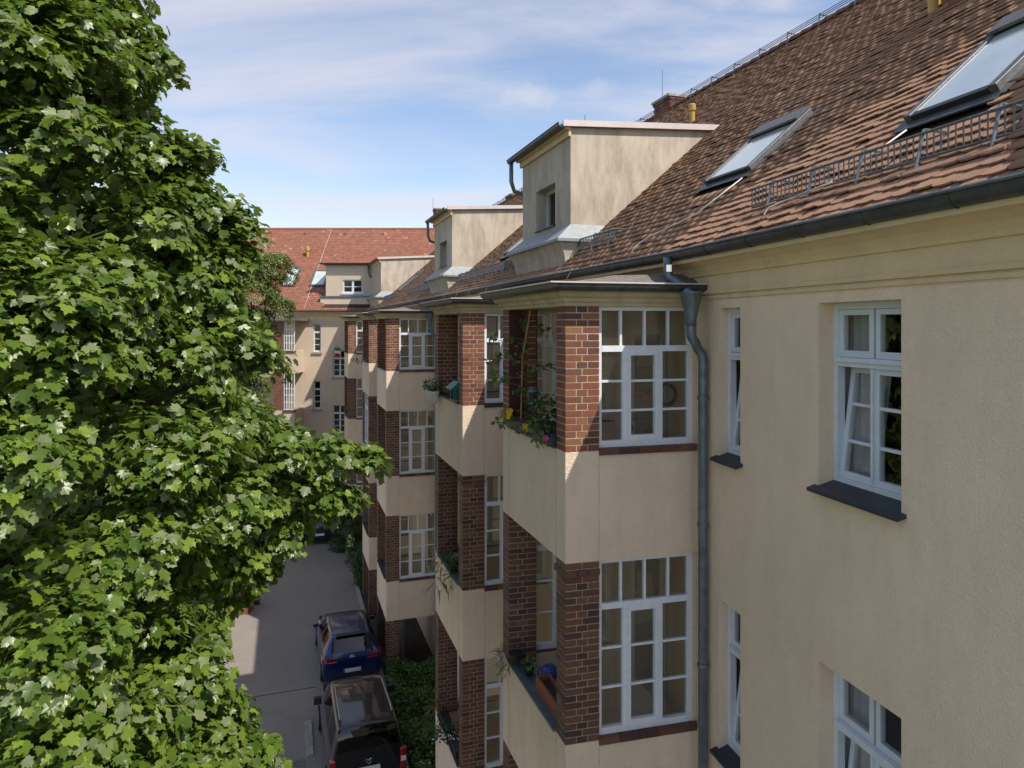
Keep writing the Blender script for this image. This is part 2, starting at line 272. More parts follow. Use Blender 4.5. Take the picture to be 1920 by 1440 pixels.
# ------------------------------------------------------------------ mesh helpers
WORLD = {}
class MB:
    def __init__(s): s.v = []; s.f = []
    def add(s, vs, fs):
        o = len(s.v); s.v += [tuple(float(q) for q in p) for p in vs]; s.f += [tuple(i + o for i in f) for f in fs]; return s
    def quad(s, a, b, c, d): return s.add([a, b, c, d], [(0, 1, 2, 3)])
    def box(s, P, a0, a1, b0, b1, z0, z1):                  # P maps (a,b,z) to the world
        return s.add([P(a, b, z) for z in (z0, z1) for b in (b0, b1) for a in (a0, a1)],
                     [(0, 2, 3, 1), (4, 5, 7, 6), (0, 1, 5, 4), (2, 6, 7, 3), (0, 4, 6, 2), (1, 3, 7, 5)])
    def tube(s, pts, r, n=8, cap=True):
        pts = [Vector(p) for p in pts]; k = len(pts); rr = r if isinstance(r, (list, tuple)) else [r] * k
        o = len(s.v); ref = None
        for i, p in enumerate(pts):
            d = (pts[min(i + 1, k - 1)] - pts[max(i - 1, 0)]).normalized()
            if ref is None: ref = Vector((0, 0, 1)) if abs(d.z) < 0.9 else Vector((1, 0, 0))
            x = (ref - d * ref.dot(d)).normalized(); y = d.cross(x); ref = x
            for j in range(n):
                t = 2 * math.pi * j / n; s.v.append(tuple(p + (x * math.cos(t) + y * math.sin(t)) * rr[i]))
        for i in range(k - 1):
            for j in range(n):
                a = o + i * n + j; b = o + i * n + (j + 1) % n; s.f.append((a, b, b + n, a + n))
        if cap: s.f.append(tuple(o + j for j in reversed(range(n)))); s.f.append(tuple(o + (k - 1) * n + j for j in range(n)))
        return s
    def sweep(s, path, prof, closed_prof=False):             # path: [(x,y)], prof: [(offset to the right of travel, z)]
        k = len(path); P = [np.array(p, float) for p in path]; o = len(s.v); n = len(prof)
        for i in range(k):
            ds = []
            if i > 0: d = P[i] - P[i - 1]; ds.append(d / np.linalg.norm(d))
            if i < k - 1: d = P[i + 1] - P[i]; ds.append(d / np.linalg.norm(d))
            ns = [np.array([d[1], -d[0]]) for d in ds]
            m_ = ns[0] if len(ns) == 1 else (ns[0] + ns[1]) / (1 + ns[0] @ ns[1])
            for (q, z) in prof: p = P[i] + m_ * q; s.v.append((p[0], p[1], z))
        for i in range(k - 1):
            for j in range(n if closed_prof else n - 1):
                a = o + i * n + j; b = o + i * n + (j + 1) % n; s.f.append((a, b, b + n, a + n))
        if closed_prof: s.f.append(tuple(o + j for j in range(n))); s.f.append(tuple(o + (k - 1) * n + j for j in reversed(range(n))))
        return s
    def lathe(s, c, prof, n=14):
        o = len(s.v)
        for (r_, z) in prof:
            for j in range(n): t = 2 * math.pi * j / n; s.v.append((c[0] + r_ * math.cos(t), c[1] + r_ * math.sin(t), c[2] + z))
        for i in range(len(prof) - 1):
            for j in range(n): a = o + i * n + j; b = o + i * n + (j + 1) % n; s.f.append((a, b, b + n, a + n))
        s.f.append(tuple(o + j for j in reversed(range(n)))); s.f.append(tuple(o + (len(prof) - 1) * n + j for j in range(n))); return s
    def build(s, name, mat, parent=None, smooth=False, bevel=0.0):
        me = bpy.data.meshes.new(name); b = WORLD.get(parent.name, (0, 0, 0)) if parent else (0, 0, 0)
        me.from_pydata([(x - b[0], y - b[1], z - b[2]) for x, y, z in s.v], [], s.f); me.update()
        ob = bpy.data.objects.new(name, me); COL.objects.link(ob); me.materials.append(MATS[mat])
        if parent: ob.parent = parent; WORLD[ob.name] = b
        if smooth: me.polygons.foreach_set('use_smooth', [True] * len(me.polygons))
        if bevel: md = ob.modifiers.new('bevel', 'BEVEL'); md.width = bevel; md.segments = 2; md.limit_method = 'ANGLE'
        return ob
def empty(name, loc, label, cat, group=None):
    o = bpy.data.objects.new(name, None); COL.objects.link(o); o.location = loc; o.empty_display_size = 0.3; WORLD[o.name] = tuple(loc)
    o['label'] = label; o['category'] = cat
    if group: o['group'] = group
    return o
def tag(o, label, cat, group=None):
    o['label'] = label; o['category'] = cat
    if group: o['group'] = group
    return o
def struct(o): o['kind'] = 'structure'; return o
def ID(x, y, z): return (x, y, z)

def np_mesh(name, verts, faces_flat, nper, mat, parent=None, kind=None):
    b = np.array(WORLD.get(parent.name, (0, 0, 0))) if parent else np.zeros(3)
    me = bpy.data.meshes.new(name); nv = len(verts); nf = len(faces_flat) // nper if isinstance(nper, int) else len(nper)
    me.vertices.add(nv); me.vertices.foreach_set('co', (verts - b).astype(np.float32).ravel())
    me.loops.add(len(faces_flat)); me.loops.foreach_set('vertex_index', faces_flat.astype(np.int32))
    me.polygons.add(nf)
    if isinstance(nper, int): st = np.arange(nf) * nper
    else: st = np.concatenate([[0], np.cumsum(nper)[:-1]])
    me.polygons.foreach_set('loop_start', st.astype(np.int32)); me.update(calc_edges=True); me.validate()
    me.materials.append(MATS[mat]); ob = bpy.data.objects.new(name, me); COL.objects.link(ob)
    if parent: ob.parent = parent; WORLD[ob.name] = tuple(b)
    if kind: ob['kind'] = kind
    return ob

def wall_holes(mb, P, a0, a1, z0, z1, holes, depth):         # wall sheet at b=0 with reveals running in to b=depth
    A = sorted({a0, a1, *[h[0] for h in holes], *[h[1] for h in holes]}); Z = sorted({z0, z1, *[h[2] for h in holes], *[h[3] for h in holes]})
    for i in range(len(A) - 1):
        for j in range(len(Z) - 1):
            ca, cz = (A[i] + A[i + 1]) / 2, (Z[j] + Z[j + 1]) / 2
            if any(h[0] < ca < h[1] and h[2] < cz < h[3] for h in holes): continue
            mb.quad(P(A[i], 0, Z[j]), P(A[i + 1], 0, Z[j]), P(A[i + 1], 0, Z[j + 1]), P(A[i], 0, Z[j + 1]))
    for (h0, h1, k0, k1) in holes:
        mb.quad(P(h0, 0, k0), P(h0, depth, k0), P(h0, depth, k1), P(h0, 0, k1)); mb.quad(P(h1, 0, k0), P(h1, 0, k1), P(h1, depth, k1), P(h1, depth, k0))
        mb.quad(P(h0, 0, k1), P(h0, depth, k1), P(h1, depth, k1), P(h1, 0, k1)); mb.quad(P(h0, 0, k0), P(h1, 0, k0), P(h1, depth, k0), P(h0, depth, k0))
    return mb

# ------------------------------------------------------------------ ground
def sheet(name, pts, z, mat): o = MB().add([(p[0], p[1], z) for p in pts], [tuple(range(len(pts)))]).build(name, mat); return struct(o)
sheet('ground', [(-300, -200), (300, -200), (300, 400), (-300, 400)], GZ - 0.03, 'lawn')
def pe(T, e): p = U * T + V * e; return (p[0], p[1])
sheet('road', [pe(-30, -3.4), pe(-30, 2.78), pe(39.5, 2.78), pe(42, -3.4)], GZ, 'asphalt')
sheet('pavement', [pe(-30, -6.2), pe(-30, -3.4), pe(42, -3.4), pe(43, -6.2)], GZ + .004, 'concrete')
sheet('garden_bed', [pe(-6, 2.9), pe(-6, 6), pe(40, 6), pe(40, 2.9)], GZ + 0.06, 'soil')
kerb = empty('kerb', (0, 0, GZ), 'kerb', 'kerb'); del kerb['label']; del kerb['category']; kerb['kind'] = 'structure'
t_ = 9.0
while t_ < 39:
    MB().box(PF, t_, t_ + 0.985, 2.78, 2.9, GZ - 0.05, GZ + 0.10 + random.uniform(-.006, .006)).build('kerb_stone', 'kerb_stone', kerb, bevel=0.012); t_ += 1.0
strip = empty('edging_strip', (0, 0, GZ), '', ''); del strip['label']; del strip['category']; strip['kind'] = 'structure'
t_ = 11.0
while t_ < 19.8:
    if not 17.3 < t_ < 18.0: MB().box(PF, t_, t_ + 0.785, 0.50, 0.68, GZ - 0.05, GZ + 0.055).build('kerb_stone', 'kerb_stone', strip, bevel=0.012)
    t_ += 0.8
cob = empty('cobbled_gully', (0, 0, GZ), '', ''); del cob['label']; del cob['category']; cob['kind'] = 'structure'
for i in range(7):
    for j in range(5):
        MB().box(PF, 17.2 + i * 0.13, 17.32 + i * 0.13, -0.25 + j * 0.14, -0.12 + j * 0.14, GZ - 0.03, GZ + 0.012 + random.uniform(0, .01)).build('cobble', 'cobble', cob)
MB().box(PF, 21.6, 21.63, -3.3, 0.9, GZ + 0.001, GZ + 0.005).build('joint', 'black_rubber', bpy.data.objects['road'])

# ------------------------------------------------------------------ the long wing
wing = empty('apartment_building', PF(20, 7, GZ), 'long cream rendered apartment building with brick balcony bays and brown tiled roof', 'building')
BAYS = [7.10, 11.80, 21.5, 26.2, 35.3]                         # start of each bay along the wing
BL, BD = 2.32, 1.65                                            # bay length and projection
ZF = [(-1.43, -2.68, 0.22), (-4.72, -5.97, -2.68), (-8.02, -9.25, -5.97)]   # parapet top, underside, opening head
NEAR_WIN = [(-0.886, -0.467, -1.47, 0.19), (-3.018, -2.10, -1.425, 0.198), (-0.886, -0.467, -4.74, -3.05), (-3.018, -2.10, -4.68, -2.97), (-0.886, -0.467, -8.0, -6.3), (-3.018, -2.10, -7.95, -6.25)]
wb = MB(); wall_holes(wb, PN, -14, 0.0, GZ - 0.3, 0.70, NEAR_WIN, 0.22); wb.build('wall', 'stucco', wing)
MB().quad(PF(T_CORN, E_WALL, GZ - .3), PF(41, E_WALL, GZ - .3), PF(41, E_WALL, 0.7), PF(T_CORN, E_WALL, 0.7)).build('wall', 'stucco', wing)
eB = 17.0
bw = MB(); q0 = PN(-14, 0, 0); q1 = PN(-14, 12.4, 0)
bw.quad((q0[0], q0[1], GZ - .3), (q1[0], q1[1], GZ - .3), (q1[0], q1[1], 0.7), (q0[0], q0[1], 0.7))
bw.quad(PN(-14, 12.4, GZ - .3), PF(T_CORN - .8, eB, GZ - .3), PF(T_CORN - .8, eB, .7), PN(-14, 12.4, .7)); bw.quad(PF(T_CORN - .8, eB, GZ - .3), PF(50, eB, GZ - .3), PF(50, eB, .7), PF(T_CORN - .8, eB, .7))
bw.build('rear_wall', 'stucco', wing)
# floors inside, so that rooms are rooms
fl = MB()
for z in (-2.55, -5.85, -9.15, 0.72):
    fl.add([PN(-13.9, 0.3, z), PN(-13.9, 12.2, z), PF(T_CORN, eB - .2, z), PF(40, eB - .2, z), PF(40, E_WALL + .1, z), PF(T_CORN, E_WALL + .1, z)], [tuple(range(6))])
for a in (-1.35, -4.6, 0.0): fl.quad(PN(a, 0.25, GZ), PN(a, 5, GZ), PN(a, 5, 0.7), PN(a, 0.25, 0.7))
fl.quad(PN(-13.9, 4.5, GZ), PN(0, 4.5, GZ), PN(0, 4.5, 0.7), PN(-13.9, 4.5, 0.7))
fl.build('inner_floor', 'room', wing)

# cornice under the eaves: string mouldings, frieze, cove
pathw = [PN(-14, 0, 0)[:2], tuple(P0), PF(39.4, E_WALL, 0)[:2]]
rev = [pathw[2], pathw[1], pathw[0]]                            # travelling this way the street lies to the right
cor = MB(); cor.sweep(rev, [(-0.01, .30), (.022, .302), (.030, .335), (.012, .338), (.012, .352), (.035, .356), (.045, .395), (.025, .400), (.025, .56), (.05, .565), (.065, .60), (.11, .66), (.19, .705), (.26, .715), (.26, .80), (.10, .82)]); cor.build('cornice', 'cornice', wing)
def gutter_prof(c, r, z, n=9): return [(c + r * math.cos(math.pi + math.pi * i / n), z + r * math.sin(math.pi + math.pi * i / n)) for i in range(n + 1)]
gp = gutter_prof(.27, .085, .84) + [(.367, .846), (.372, .858), (.362, .866), (.350, .852)] + gutter_prof(.27, .078, .842)[::-1]
gut = MB().sweep(rev, gp, True).build('gutter', 'zinc_dark', wing)
def seam(path, c, r, z, T, rad=0.006):
    n = 10; pts = []
    for i in range(n + 1): t = math.pi + math.pi * i / n; pts.append((T[0] + T[2] * (c + r * math.cos(t)), T[1] + T[3] * (c + r * math.cos(t)), z + r * math.sin(t)))
    MB().tube(pts, rad, 5).build('gutter_seam', 'zinc_dark', gut, smooth=True)
for a in np.arange(-9, 0, 0.75): p = P0 + UN * a; seam(None, .27, .087, .84, (p[0], p[1], -VN[0], -VN[1]))
for t in np.arange(7.6, 38, 0.85): p = U * t + V * E_WALL; seam(None, .27, .087, .84, (p[0], p[1], -V[0], -V[1]))
MB().sweep(rev, [(.372, .845), (.381, .857), (.372, .869), (.363, .857)], True).build('gutter_rim', 'zinc', gut)

# ------------------------------------------------------------------ roof
mvec = (V + VN) / (1 + V @ VN)
def ridge_b(): return E_RIDGE - E_WALL
def miter(b): q = P0 + mvec * b; return q
ub = MB()
bR = ridge_b(); z0_, zR = roof_near(RB0) - .02, roof_near(bR) - .02
g = miter(RB0); h = miter(bR)
n0 = P0 + UN * -14 + VN * RB0; n1_ = P0 + UN * -14 + VN * bR
f0 = U * 45 + V * (E_WALL + RB0); f1 = U * 45 + V * E_RIDGE
ub.quad((n0[0], n0[1], z0_), (g[0], g[1], z0_), (h[0], h[1], zR), (n1_[0], n1_[1], zR)); ub.quad((g[0], g[1], z0_), (f0[0], f0[1], z0_), (f1[0], f1[1], zR), (h[0], h[1], zR))
g2 = miter(bR * 2 + .24); n2_ = P0 + UN * -14 + VN * (2 * bR + .24); f2 = U * 45 + V * (E_WALL + 2 * bR + .24)
ub.quad((n1_[0], n1_[1], zR), (h[0], h[1], zR), (g2[0], g2[1], z0_), (n2_[0], n2_[1], z0_)); ub.quad((h[0], h[1], zR), (f1[0], f1[1], zR), (f2[0], f2[1], z0_), (g2[0], g2[1], z0_))
roof = ub.build('roof', 'under_roof', wing)

# dormers and skylights leave holes in the tiling
DORM = [(11.08, 13.64), (20.1, 22.66), (36.3, 41.0)]
D_E = 4.75
SKYL_N = []; SKYL_F = []
def sky_from_px(px_list, near):
    P_ = [hit_roof(x, y, near) for x, y in px_list]; A = [p[0] for p in P_]; B = [p[1] for p in P_]; return min(A), max(A), min(B), max(B)
# measured in the picture: (near, lower left, lower right, upper right)
s1 = sky_from_px([(1326, 352), (1393, 330), (1528, 215)], False)
s2 = sky_from_px([(1722, 222), (1880, 178), (1925, 45)], True)
SKYL_N = [s2]
SKYL_F = [s1, (16.4, 17.2, 5.5, 6.6), (25.2, 26.0, 5.3, 6.5), (26.4, 27.2, 5.3, 6.5), (33.4, 34.2, 5.3, 6.5)]
def in_hole(near, a, b):
    if near: return any(h[0] - .03 < a < h[1] + .03 and h[2] - .16 < b < h[3] + .02 for h in SKYL_N)
    if any(h[0] - .03 < a < h[1] + .03 and h[2] - .16 < b < h[3] + .02 for h in SKYL_F): return True
    return any(t0 + 0.0 < a < t1 - 0.0 and E_WALL < b < 7.65 for t0, t1 in DORM)
TW, TE = 0.176, 0.142
slope_len = math.sqrt(1 + SL * SL)
tmpl_t = [(-.488, 0), (.488, 0), (.488, 1.32), (.30, 1.47), (0, 1.52), (-.30, 1.47), (-.488, 1.32)]
tiles = []                                                      # origin, along, down, normal
for near in (True, False):
    Ud, Vd = (UN, VN) if near else (U, V)
    al = np.array([Ud[0], Ud[1], 0]); upv = np.array([Vd[0], Vd[1], SL]) / slope_len; nn = np.cross(al, upv); nn = nn if nn[2] > 0 else -nn
    nrow = int((bR - RB0) * slope_len / TE)
    for i in range(nrow + 1):
        b = RB0 + 0.01 + (i + 1) * TE / slope_len
        mq = P0 + mvec * b
        am = (mq - P0) @ UN if near else mq @ U
        lo, hi = (-10.5, am) if near else (am, 40.5)
        k0 = int(math.floor(lo / TW)); k1 = int(math.ceil(hi / TW))
        for k in range(k0, k1):
            a = (k + 0.5 * (i % 2) + 0.25) * TW
            if a < lo - 0.02 or a > hi + 0.09: continue
            bb = b if near else E_WALL + b
            if in_hole(near, a, bb): continue
            p = (P0 + UN * a + VN * b) if near else (U * a + V * (E_WALL + b))
            tiles.append((p[0], p[1], RZ0 + SL * (b - RB0), near, i))
T_ = np.array([[t[0], t[1], t[2]] for t in tiles]); NEARF = np.array([t[3] for t in tiles])
ALN = np.where(NEARF[:, None], np.array([UN[0], UN[1], 0]), np.array([U[0], U[1], 0])); UPV = np.where(NEARF[:, None], np.array([VN[0], VN[1], SL]), np.array([V[0], V[1], SL])) / slope_len
NRM = np.cross(ALN, UPV); NRM *= np.sign(NRM[:, 2:3])
nT = len(T_)
T_ = T_ + ALN * rng.normal(0, .006, (nT, 1)) + NRM * rng.normal(0, .004, (nT, 1))
DN = -UPV + NRM * rng.normal(0.15, .018, (nT, 1)) + ALN * rng.normal(0, .02, (nT, 1))
LOCK = rng.normal(0, .004, (nT, 1))
def tile_vf(idx):
    o = T_[idx] + UPV[idx] * LOCK[idx]; tv = np.array(tmpl_t); n = len(tv)
    top = o[:, None, :] + ALN[idx][:, None, :] * (tv[:, 0] * TW)[None, :, None] + DN[idx][:, None, :] * (tv[:, 1] * TE)[None, :, None] + NRM[idx][:, None, :] * 0.016
    bot = top - NRM[idx][:, None, :] * 0.016
    return np.concatenate([top, bot], 1)
fc = [tuple(range(7))] + [(j, j + 7, (j + 1) % 7 + 7, (j + 1) % 7) for j in range(1, 7)]
ff = np.array([i for f in fc for i in f]); fl_ = [len(f) for f in fc]
ctr = T_ + DN * TE * .7
pxx = CX + F_PX * ctr[:, 0] / np.maximum(ctr[:, 1], .3); pyy = HY - F_PX * ctr[:, 2] / np.maximum(ctr[:, 1], .3)
vis = (ctr[:, 1] > 1) & (pxx > 5) & (pxx < 1915) & (pyy > 5) & (pyy < 1435)
score = np.where(vis, np.linalg.norm(ctr, axis=1), 1e6); order = np.argsort(score); big = order[:300]; rest = order[300:]
vv = tile_vf(rest); nf = len(rest); offs = np.repeat(np.arange(nf) * 14, len(ff))
np_mesh('roof_tiles', vv.reshape(-1, 3), np.tile(ff, nf) + offs, np.tile(fl_, nf), 'tile', roof, 'stuff')
vb = tile_vf(big); base = np.array(WORLD[wing.name])
for i in range(len(big)):
    me = bpy.data.meshes.new('roof_tile'); c0 = vb[i].mean(0); me.from_pydata([tuple(p) for p in vb[i] - c0], [], fc); me.materials.append(MATS['tile'])
    ob = bpy.data.objects.new('roof_tile', me); COL.objects.link(ob); ob.parent = roof; ob.location = c0 - base
# ridge tiles
rd = bpy.data.objects['roof']
def ridge_line(): return [P0 + UN * -14 + VN * bR, miter(bR), U * 46 + V * E_RIDGE]
rl = ridge_line(); k = 0
def along(path, step):
    out_ = []
    for i in range(len(path) - 1):
        d = path[i + 1] - path[i]; L = np.linalg.norm(d); n = int(L / step)
        for j in range(n): out_.append((path[i] + d / L * step * j, d / L))
    return out_
zr = roof_near(bR) + .03
for p, d in along(rl, 0.34):
    if np.linalg.norm(p) > 60 or p[1] < -2: continue
    mb = MB(); n = 7; a_, b_ = p - d * .02, p + d * .345
    nrm = np.array([d[1], -d[0]])
    for q, rr, lift in ((a_, .125, .0), (b_, .14, .012)):
        for j in range(n): t = math.pi * j / (n - 1); w_ = q + nrm * rr * math.cos(t); mb.v.append((w_[0], w_[1], zr - .06 + lift + rr * math.sin(t)))
    for j in range(n - 1): mb.f.append((j, j + 1, j + 1 + n, j + n))
    mb.f.append(tuple(range(n, 2 * n))); mb.build('ridge_tile', 'ridge_tile', roof)
# catwalk rails along the ridge
cw = MB()
for off, dz in ((-.22, .10), (-.15, .10), (-.08, .10)):
    pts = [p + np.array([d[1], -d[0]]) * -off * -1 for p, d in along(rl, 1.0)]
    cw.tube([(p[0], p[1], zr + dz) for p in pts if -3 < p[1] < 40], .009, 5)
ridge_walk = cw.build('ridge_walkway', 'galv', wing)
for p, d in along(rl, 0.95):
    if not -2 < p[1] < 38: continue
    nrm = np.array([d[1], -d[0]]); q = p - nrm * .23; r2 = p - nrm * .05; s_ = p - nrm * .26
    MB().tube([(s_[0], s_[1], zr - .25), (q[0], q[1], zr + .12)], .012, 5).tube([(q[0], q[1], zr + .09), (r2[0], r2[1], zr + .09)], .012, 5).build('bracket', 'galv', ridge_walk)

def skylight(P, zf, a0, a1, b0, b1, blind=False):
    def Q(a, b, h): x = P(a, b, 0); k = 1 / slope_len; nrm2 = (VN if P is PN else V); return (x[0] - nrm2[0] * SL * k * h, x[1] - nrm2[1] * SL * k * h, zf(b) + h * k)
    fr = MB(); t = .075
    fr.box(Q, a0, a0 + t, b0, b1, -.02, .11); fr.box(Q, a1 - t, a1, b0, b1, -.02, .11); fr.box(Q, a0 + t, a1 - t, b1 - t, b1, -.02, .115)
    root = fr.build('skylight', 'galv', wing, bevel=.006)
    MB().box(Q, a0 + t, a1 - t, b0, b0 + .05, -.02, .095).build('bottom_rail', 'black_plastic', root)
    MB().box(Q, a0 + t + .004, a1 - t - .004, b0 + .052, b1 - t - .004, .06, .09).build('pane', 'glass_roof', root)
    MB().box(Q, a0 - .05, a1 + .05, b0 - .11, b0 - .005, .035, .05).build('apron', 'zinc_dark', root)
    MB().box(Q, a0 - .09, a0 - .003, b0 - .05, b1 + .05, .030, .045).build('flashing', 'zinc_dark', root); MB().box(Q, a1 + .003, a1 + .09, b0 - .05, b1 + .05, .030, .045).build('flashing', 'zinc_dark', root)
    MB().box(Q, a0 + t * .2, a1 - t * .2, b1 - .2, b1 + .01, .118, .15).build('hood', 'galv', root)
for s in SKYL_N: skylight(PN, roof_near, *s)
for s in SKYL_F: skylight(PF, roof_far, *s)

def snow_guard(P, zf, a0, a1, b, far=False):
    mb = MB(); h = .19
    def q(a, k): x = P(a, b, 0); return (x[0], x[1], zf(b) + .06 + k * h)
    mb.tube([q(a0, 0), q(a1, 0)], .010, 5); mb.tube([q(a0, 1), q(a1, 1)], .012, 5)
    root = mb.build('snow_guard', 'galv', wing)
    bars = int((a1 - a0) / .062)
    for i in range(bars + 1):
        a = a0 + (a1 - a0) * i / bars; MB().tube([q(a, 0), q(a, 1)], .007, 4).build('bar', 'galv', root)
    for i in range(int((a1 - a0) / .62) + 1):
        a = a0 + .12 + i * .62
        if a > a1: break
        x = P(a, b - .06, 0); y = P(a, b + .28, 0); v = P(a, b + .015, 0)
        MB().tube([(x[0], x[1], zf(b - .06) + .03), (v[0], v[1], zf(b) + .28)], .013, 5).tube([(v[0], v[1], zf(b) + .28), (y[0], y[1], zf(b + .28) + .035)], .012, 5).tube([(x[0], x[1], zf(b - .06) + .03), (y[0], y[1], zf(b + .28) + .035)], .012, 5).build('strut', 'zinc', root)
aL, bL = hit_roof(1420, 390, True)
snow_guard(PN, roof_near, -7.5, aL, .17)
snow_guard(PF, roof_far, 9.6, 11.0, E_WALL + .22); snow_guard(PF, roof_far, 14.4, 19.7, E_WALL + .22); snow_guard(PF, roof_far, 23.2, 28.6, E_WALL + .22); snow_guard(PF, roof_far, 32.2, 35.8, E_WALL + .22)

# lightning conductor lying on the roof and along the gutters
def on_roof(px, py, near, lift=.11):
    a, b = hit_roof(px, py, near)
    if near: p = PN(a, b, roof_near(b) + lift)
    else: p = PF(a, b, roof_far(b) + lift)
    return p
MB().tube([on_roof(1700, 268, True), on_roof(1640, 310, True), on_roof(1602, 338, True)], .009, 5).build('lightning_conductor', 'wire', wing, smooth=True)
MB().tube([on_roof(1560, 365, True), on_roof(1505, 385, True), on_roof(1442, 410, True), on_roof(1432, 424, True)], .009, 5).build('lightning_conductor', 'wire', wing, smooth=True)
cb = MB(); cb.tube([on_roof(1392, 350, True), on_roof(1305, 418, True), on_roof(1212, 462, False), on_roof(1190, 478, False), on_roof(1178, 490, False, .04)], .009, 5)
con = cb.build('lightning_conductor', 'wire', wing, smooth=True)
for t in (9.9, 14.6, 16.1, 17.4, 18.9, 24, 26): MB().tube([PF(t, E_WALL - .36, .87), PF(t + .02, E_WALL - .40, .80), PF(t + .3, E_WALL - .42, .60)], .007, 5).build('conductor_clip', 'wire', con)
MB().tube([PF(9.9, E_WALL - .36, .88), PF(12, E_WALL - .36, .90), PF(15, E_WALL - .36, .885), PF(30, E_WALL - .36, .885)], .008, 5).build('conductor_wire', 'wire', con)

def vent_pipe(p, h=.38, r=.06):
    MB().lathe((p[0], p[1], p[2] - .12), [(r, 0), (r, h), (r * 1.05, h + .01), (r * 1.35, h + .03), (r * 1.35, h + .16), (r * 1.1, h + .18)], 14).build('vent_pipe', 'yellow_pipe', wing, smooth=False)
vent_pipe(on_roof(1298, 232, False, 0)); vent_pipe(on_roof(1752, 24, True, 0), .30, .075)

def chimney(cT, cE, w, d, z0, z1, parent=wing, P=PF):
    root = MB().box(P, cT - w / 2 + .012, cT + w / 2 - .012, cE - d / 2 + .012, cE + d / 2 - .012, z0, z1 - .02).build('chimney', 'mortar_dark', parent)
    nb = MB(); z = z0; i = 0
    while z < z1 - .05:
        pr = .03 if z > z1 - .17 else 0
        L = .25
        for (A0, A1, axis, fixed) in ((cT - w / 2, cT + w / 2, 'a', cE - d / 2), (cE - d / 2, cE + d / 2, 'b', cT - w / 2), (cT - w / 2, cT + w / 2, 'a', cE + d / 2)):
            x = A0 - (L / 2 if i % 2 else 0)
            while x < A1 - .02:
                x0, x1 = max(x, A0), min(x + L - .01, A1)
                if x1 - x0 > .03:
                    s = -1 if fixed < (cE if axis == 'a' else cT) else 1
                    f0_, f1_ = sorted((fixed + s * pr, fixed - s * .05))
                    if axis == 'a': nb.box(P, x0, x1, f0_, f1_, z, z + .066)
                    else: nb.box(P, f0_, f1_, x0, x1, z, z + .066)
                x += L
        z += .077; i += 1
    nb.build('chimney_bricks', 'brick', root)['kind'] = 'stuff'
    MB().box(P, cT - w / 2 - .05, cT + w / 2 + .05, cE - d / 2 - .05, cE + d / 2 + .05, z1 - .02, z1 + .05).build('chimney_cap', 'concrete', root)
    return root
def chim_px(px0, px1, pytop, T, d=.9):
    # a stack standing astride the ridge; the pixel column fixes where along the ridge it stands
    for_e = E_RIDGE + .35; r0 = (px0 - CX) / F_PX
    return
def T_on_e(px, e): r_ = (px - CX) / F_PX; return (V[0] * e - r_ * V[1] * e) / (r_ * U[1] - U[0])
for px, pyt, wid in ((1262, 190, .9), (968, 368, .9), (824, 393, .8)):
    e_ = E_RIDGE + .2; T = T_on_e(px, e_); p = PF(T, e_, 0); zt = (HY - pyt) / F_PX * p[1]
    chimney(T, e_, wid, .8, 4.6, zt)
aC, bC = hit_roof(1800, 14, True); chimney(aC, bC + .3, .6, .5, roof_near(bC) - .5, roof_near(bC) + 1.1, wing, PN)
def rod(px, py0, py1, Y): MB().tube([at(px, py1, Y), at(px, py0, Y)], [.012, .006], 5).build('lightning_rod', 'galv', wing)
rod(1242, 130, 232, PF(T_on_e(1262, E_RIDGE), E_RIDGE, 0)[1]); rod(812, 372, 398, 30.0)

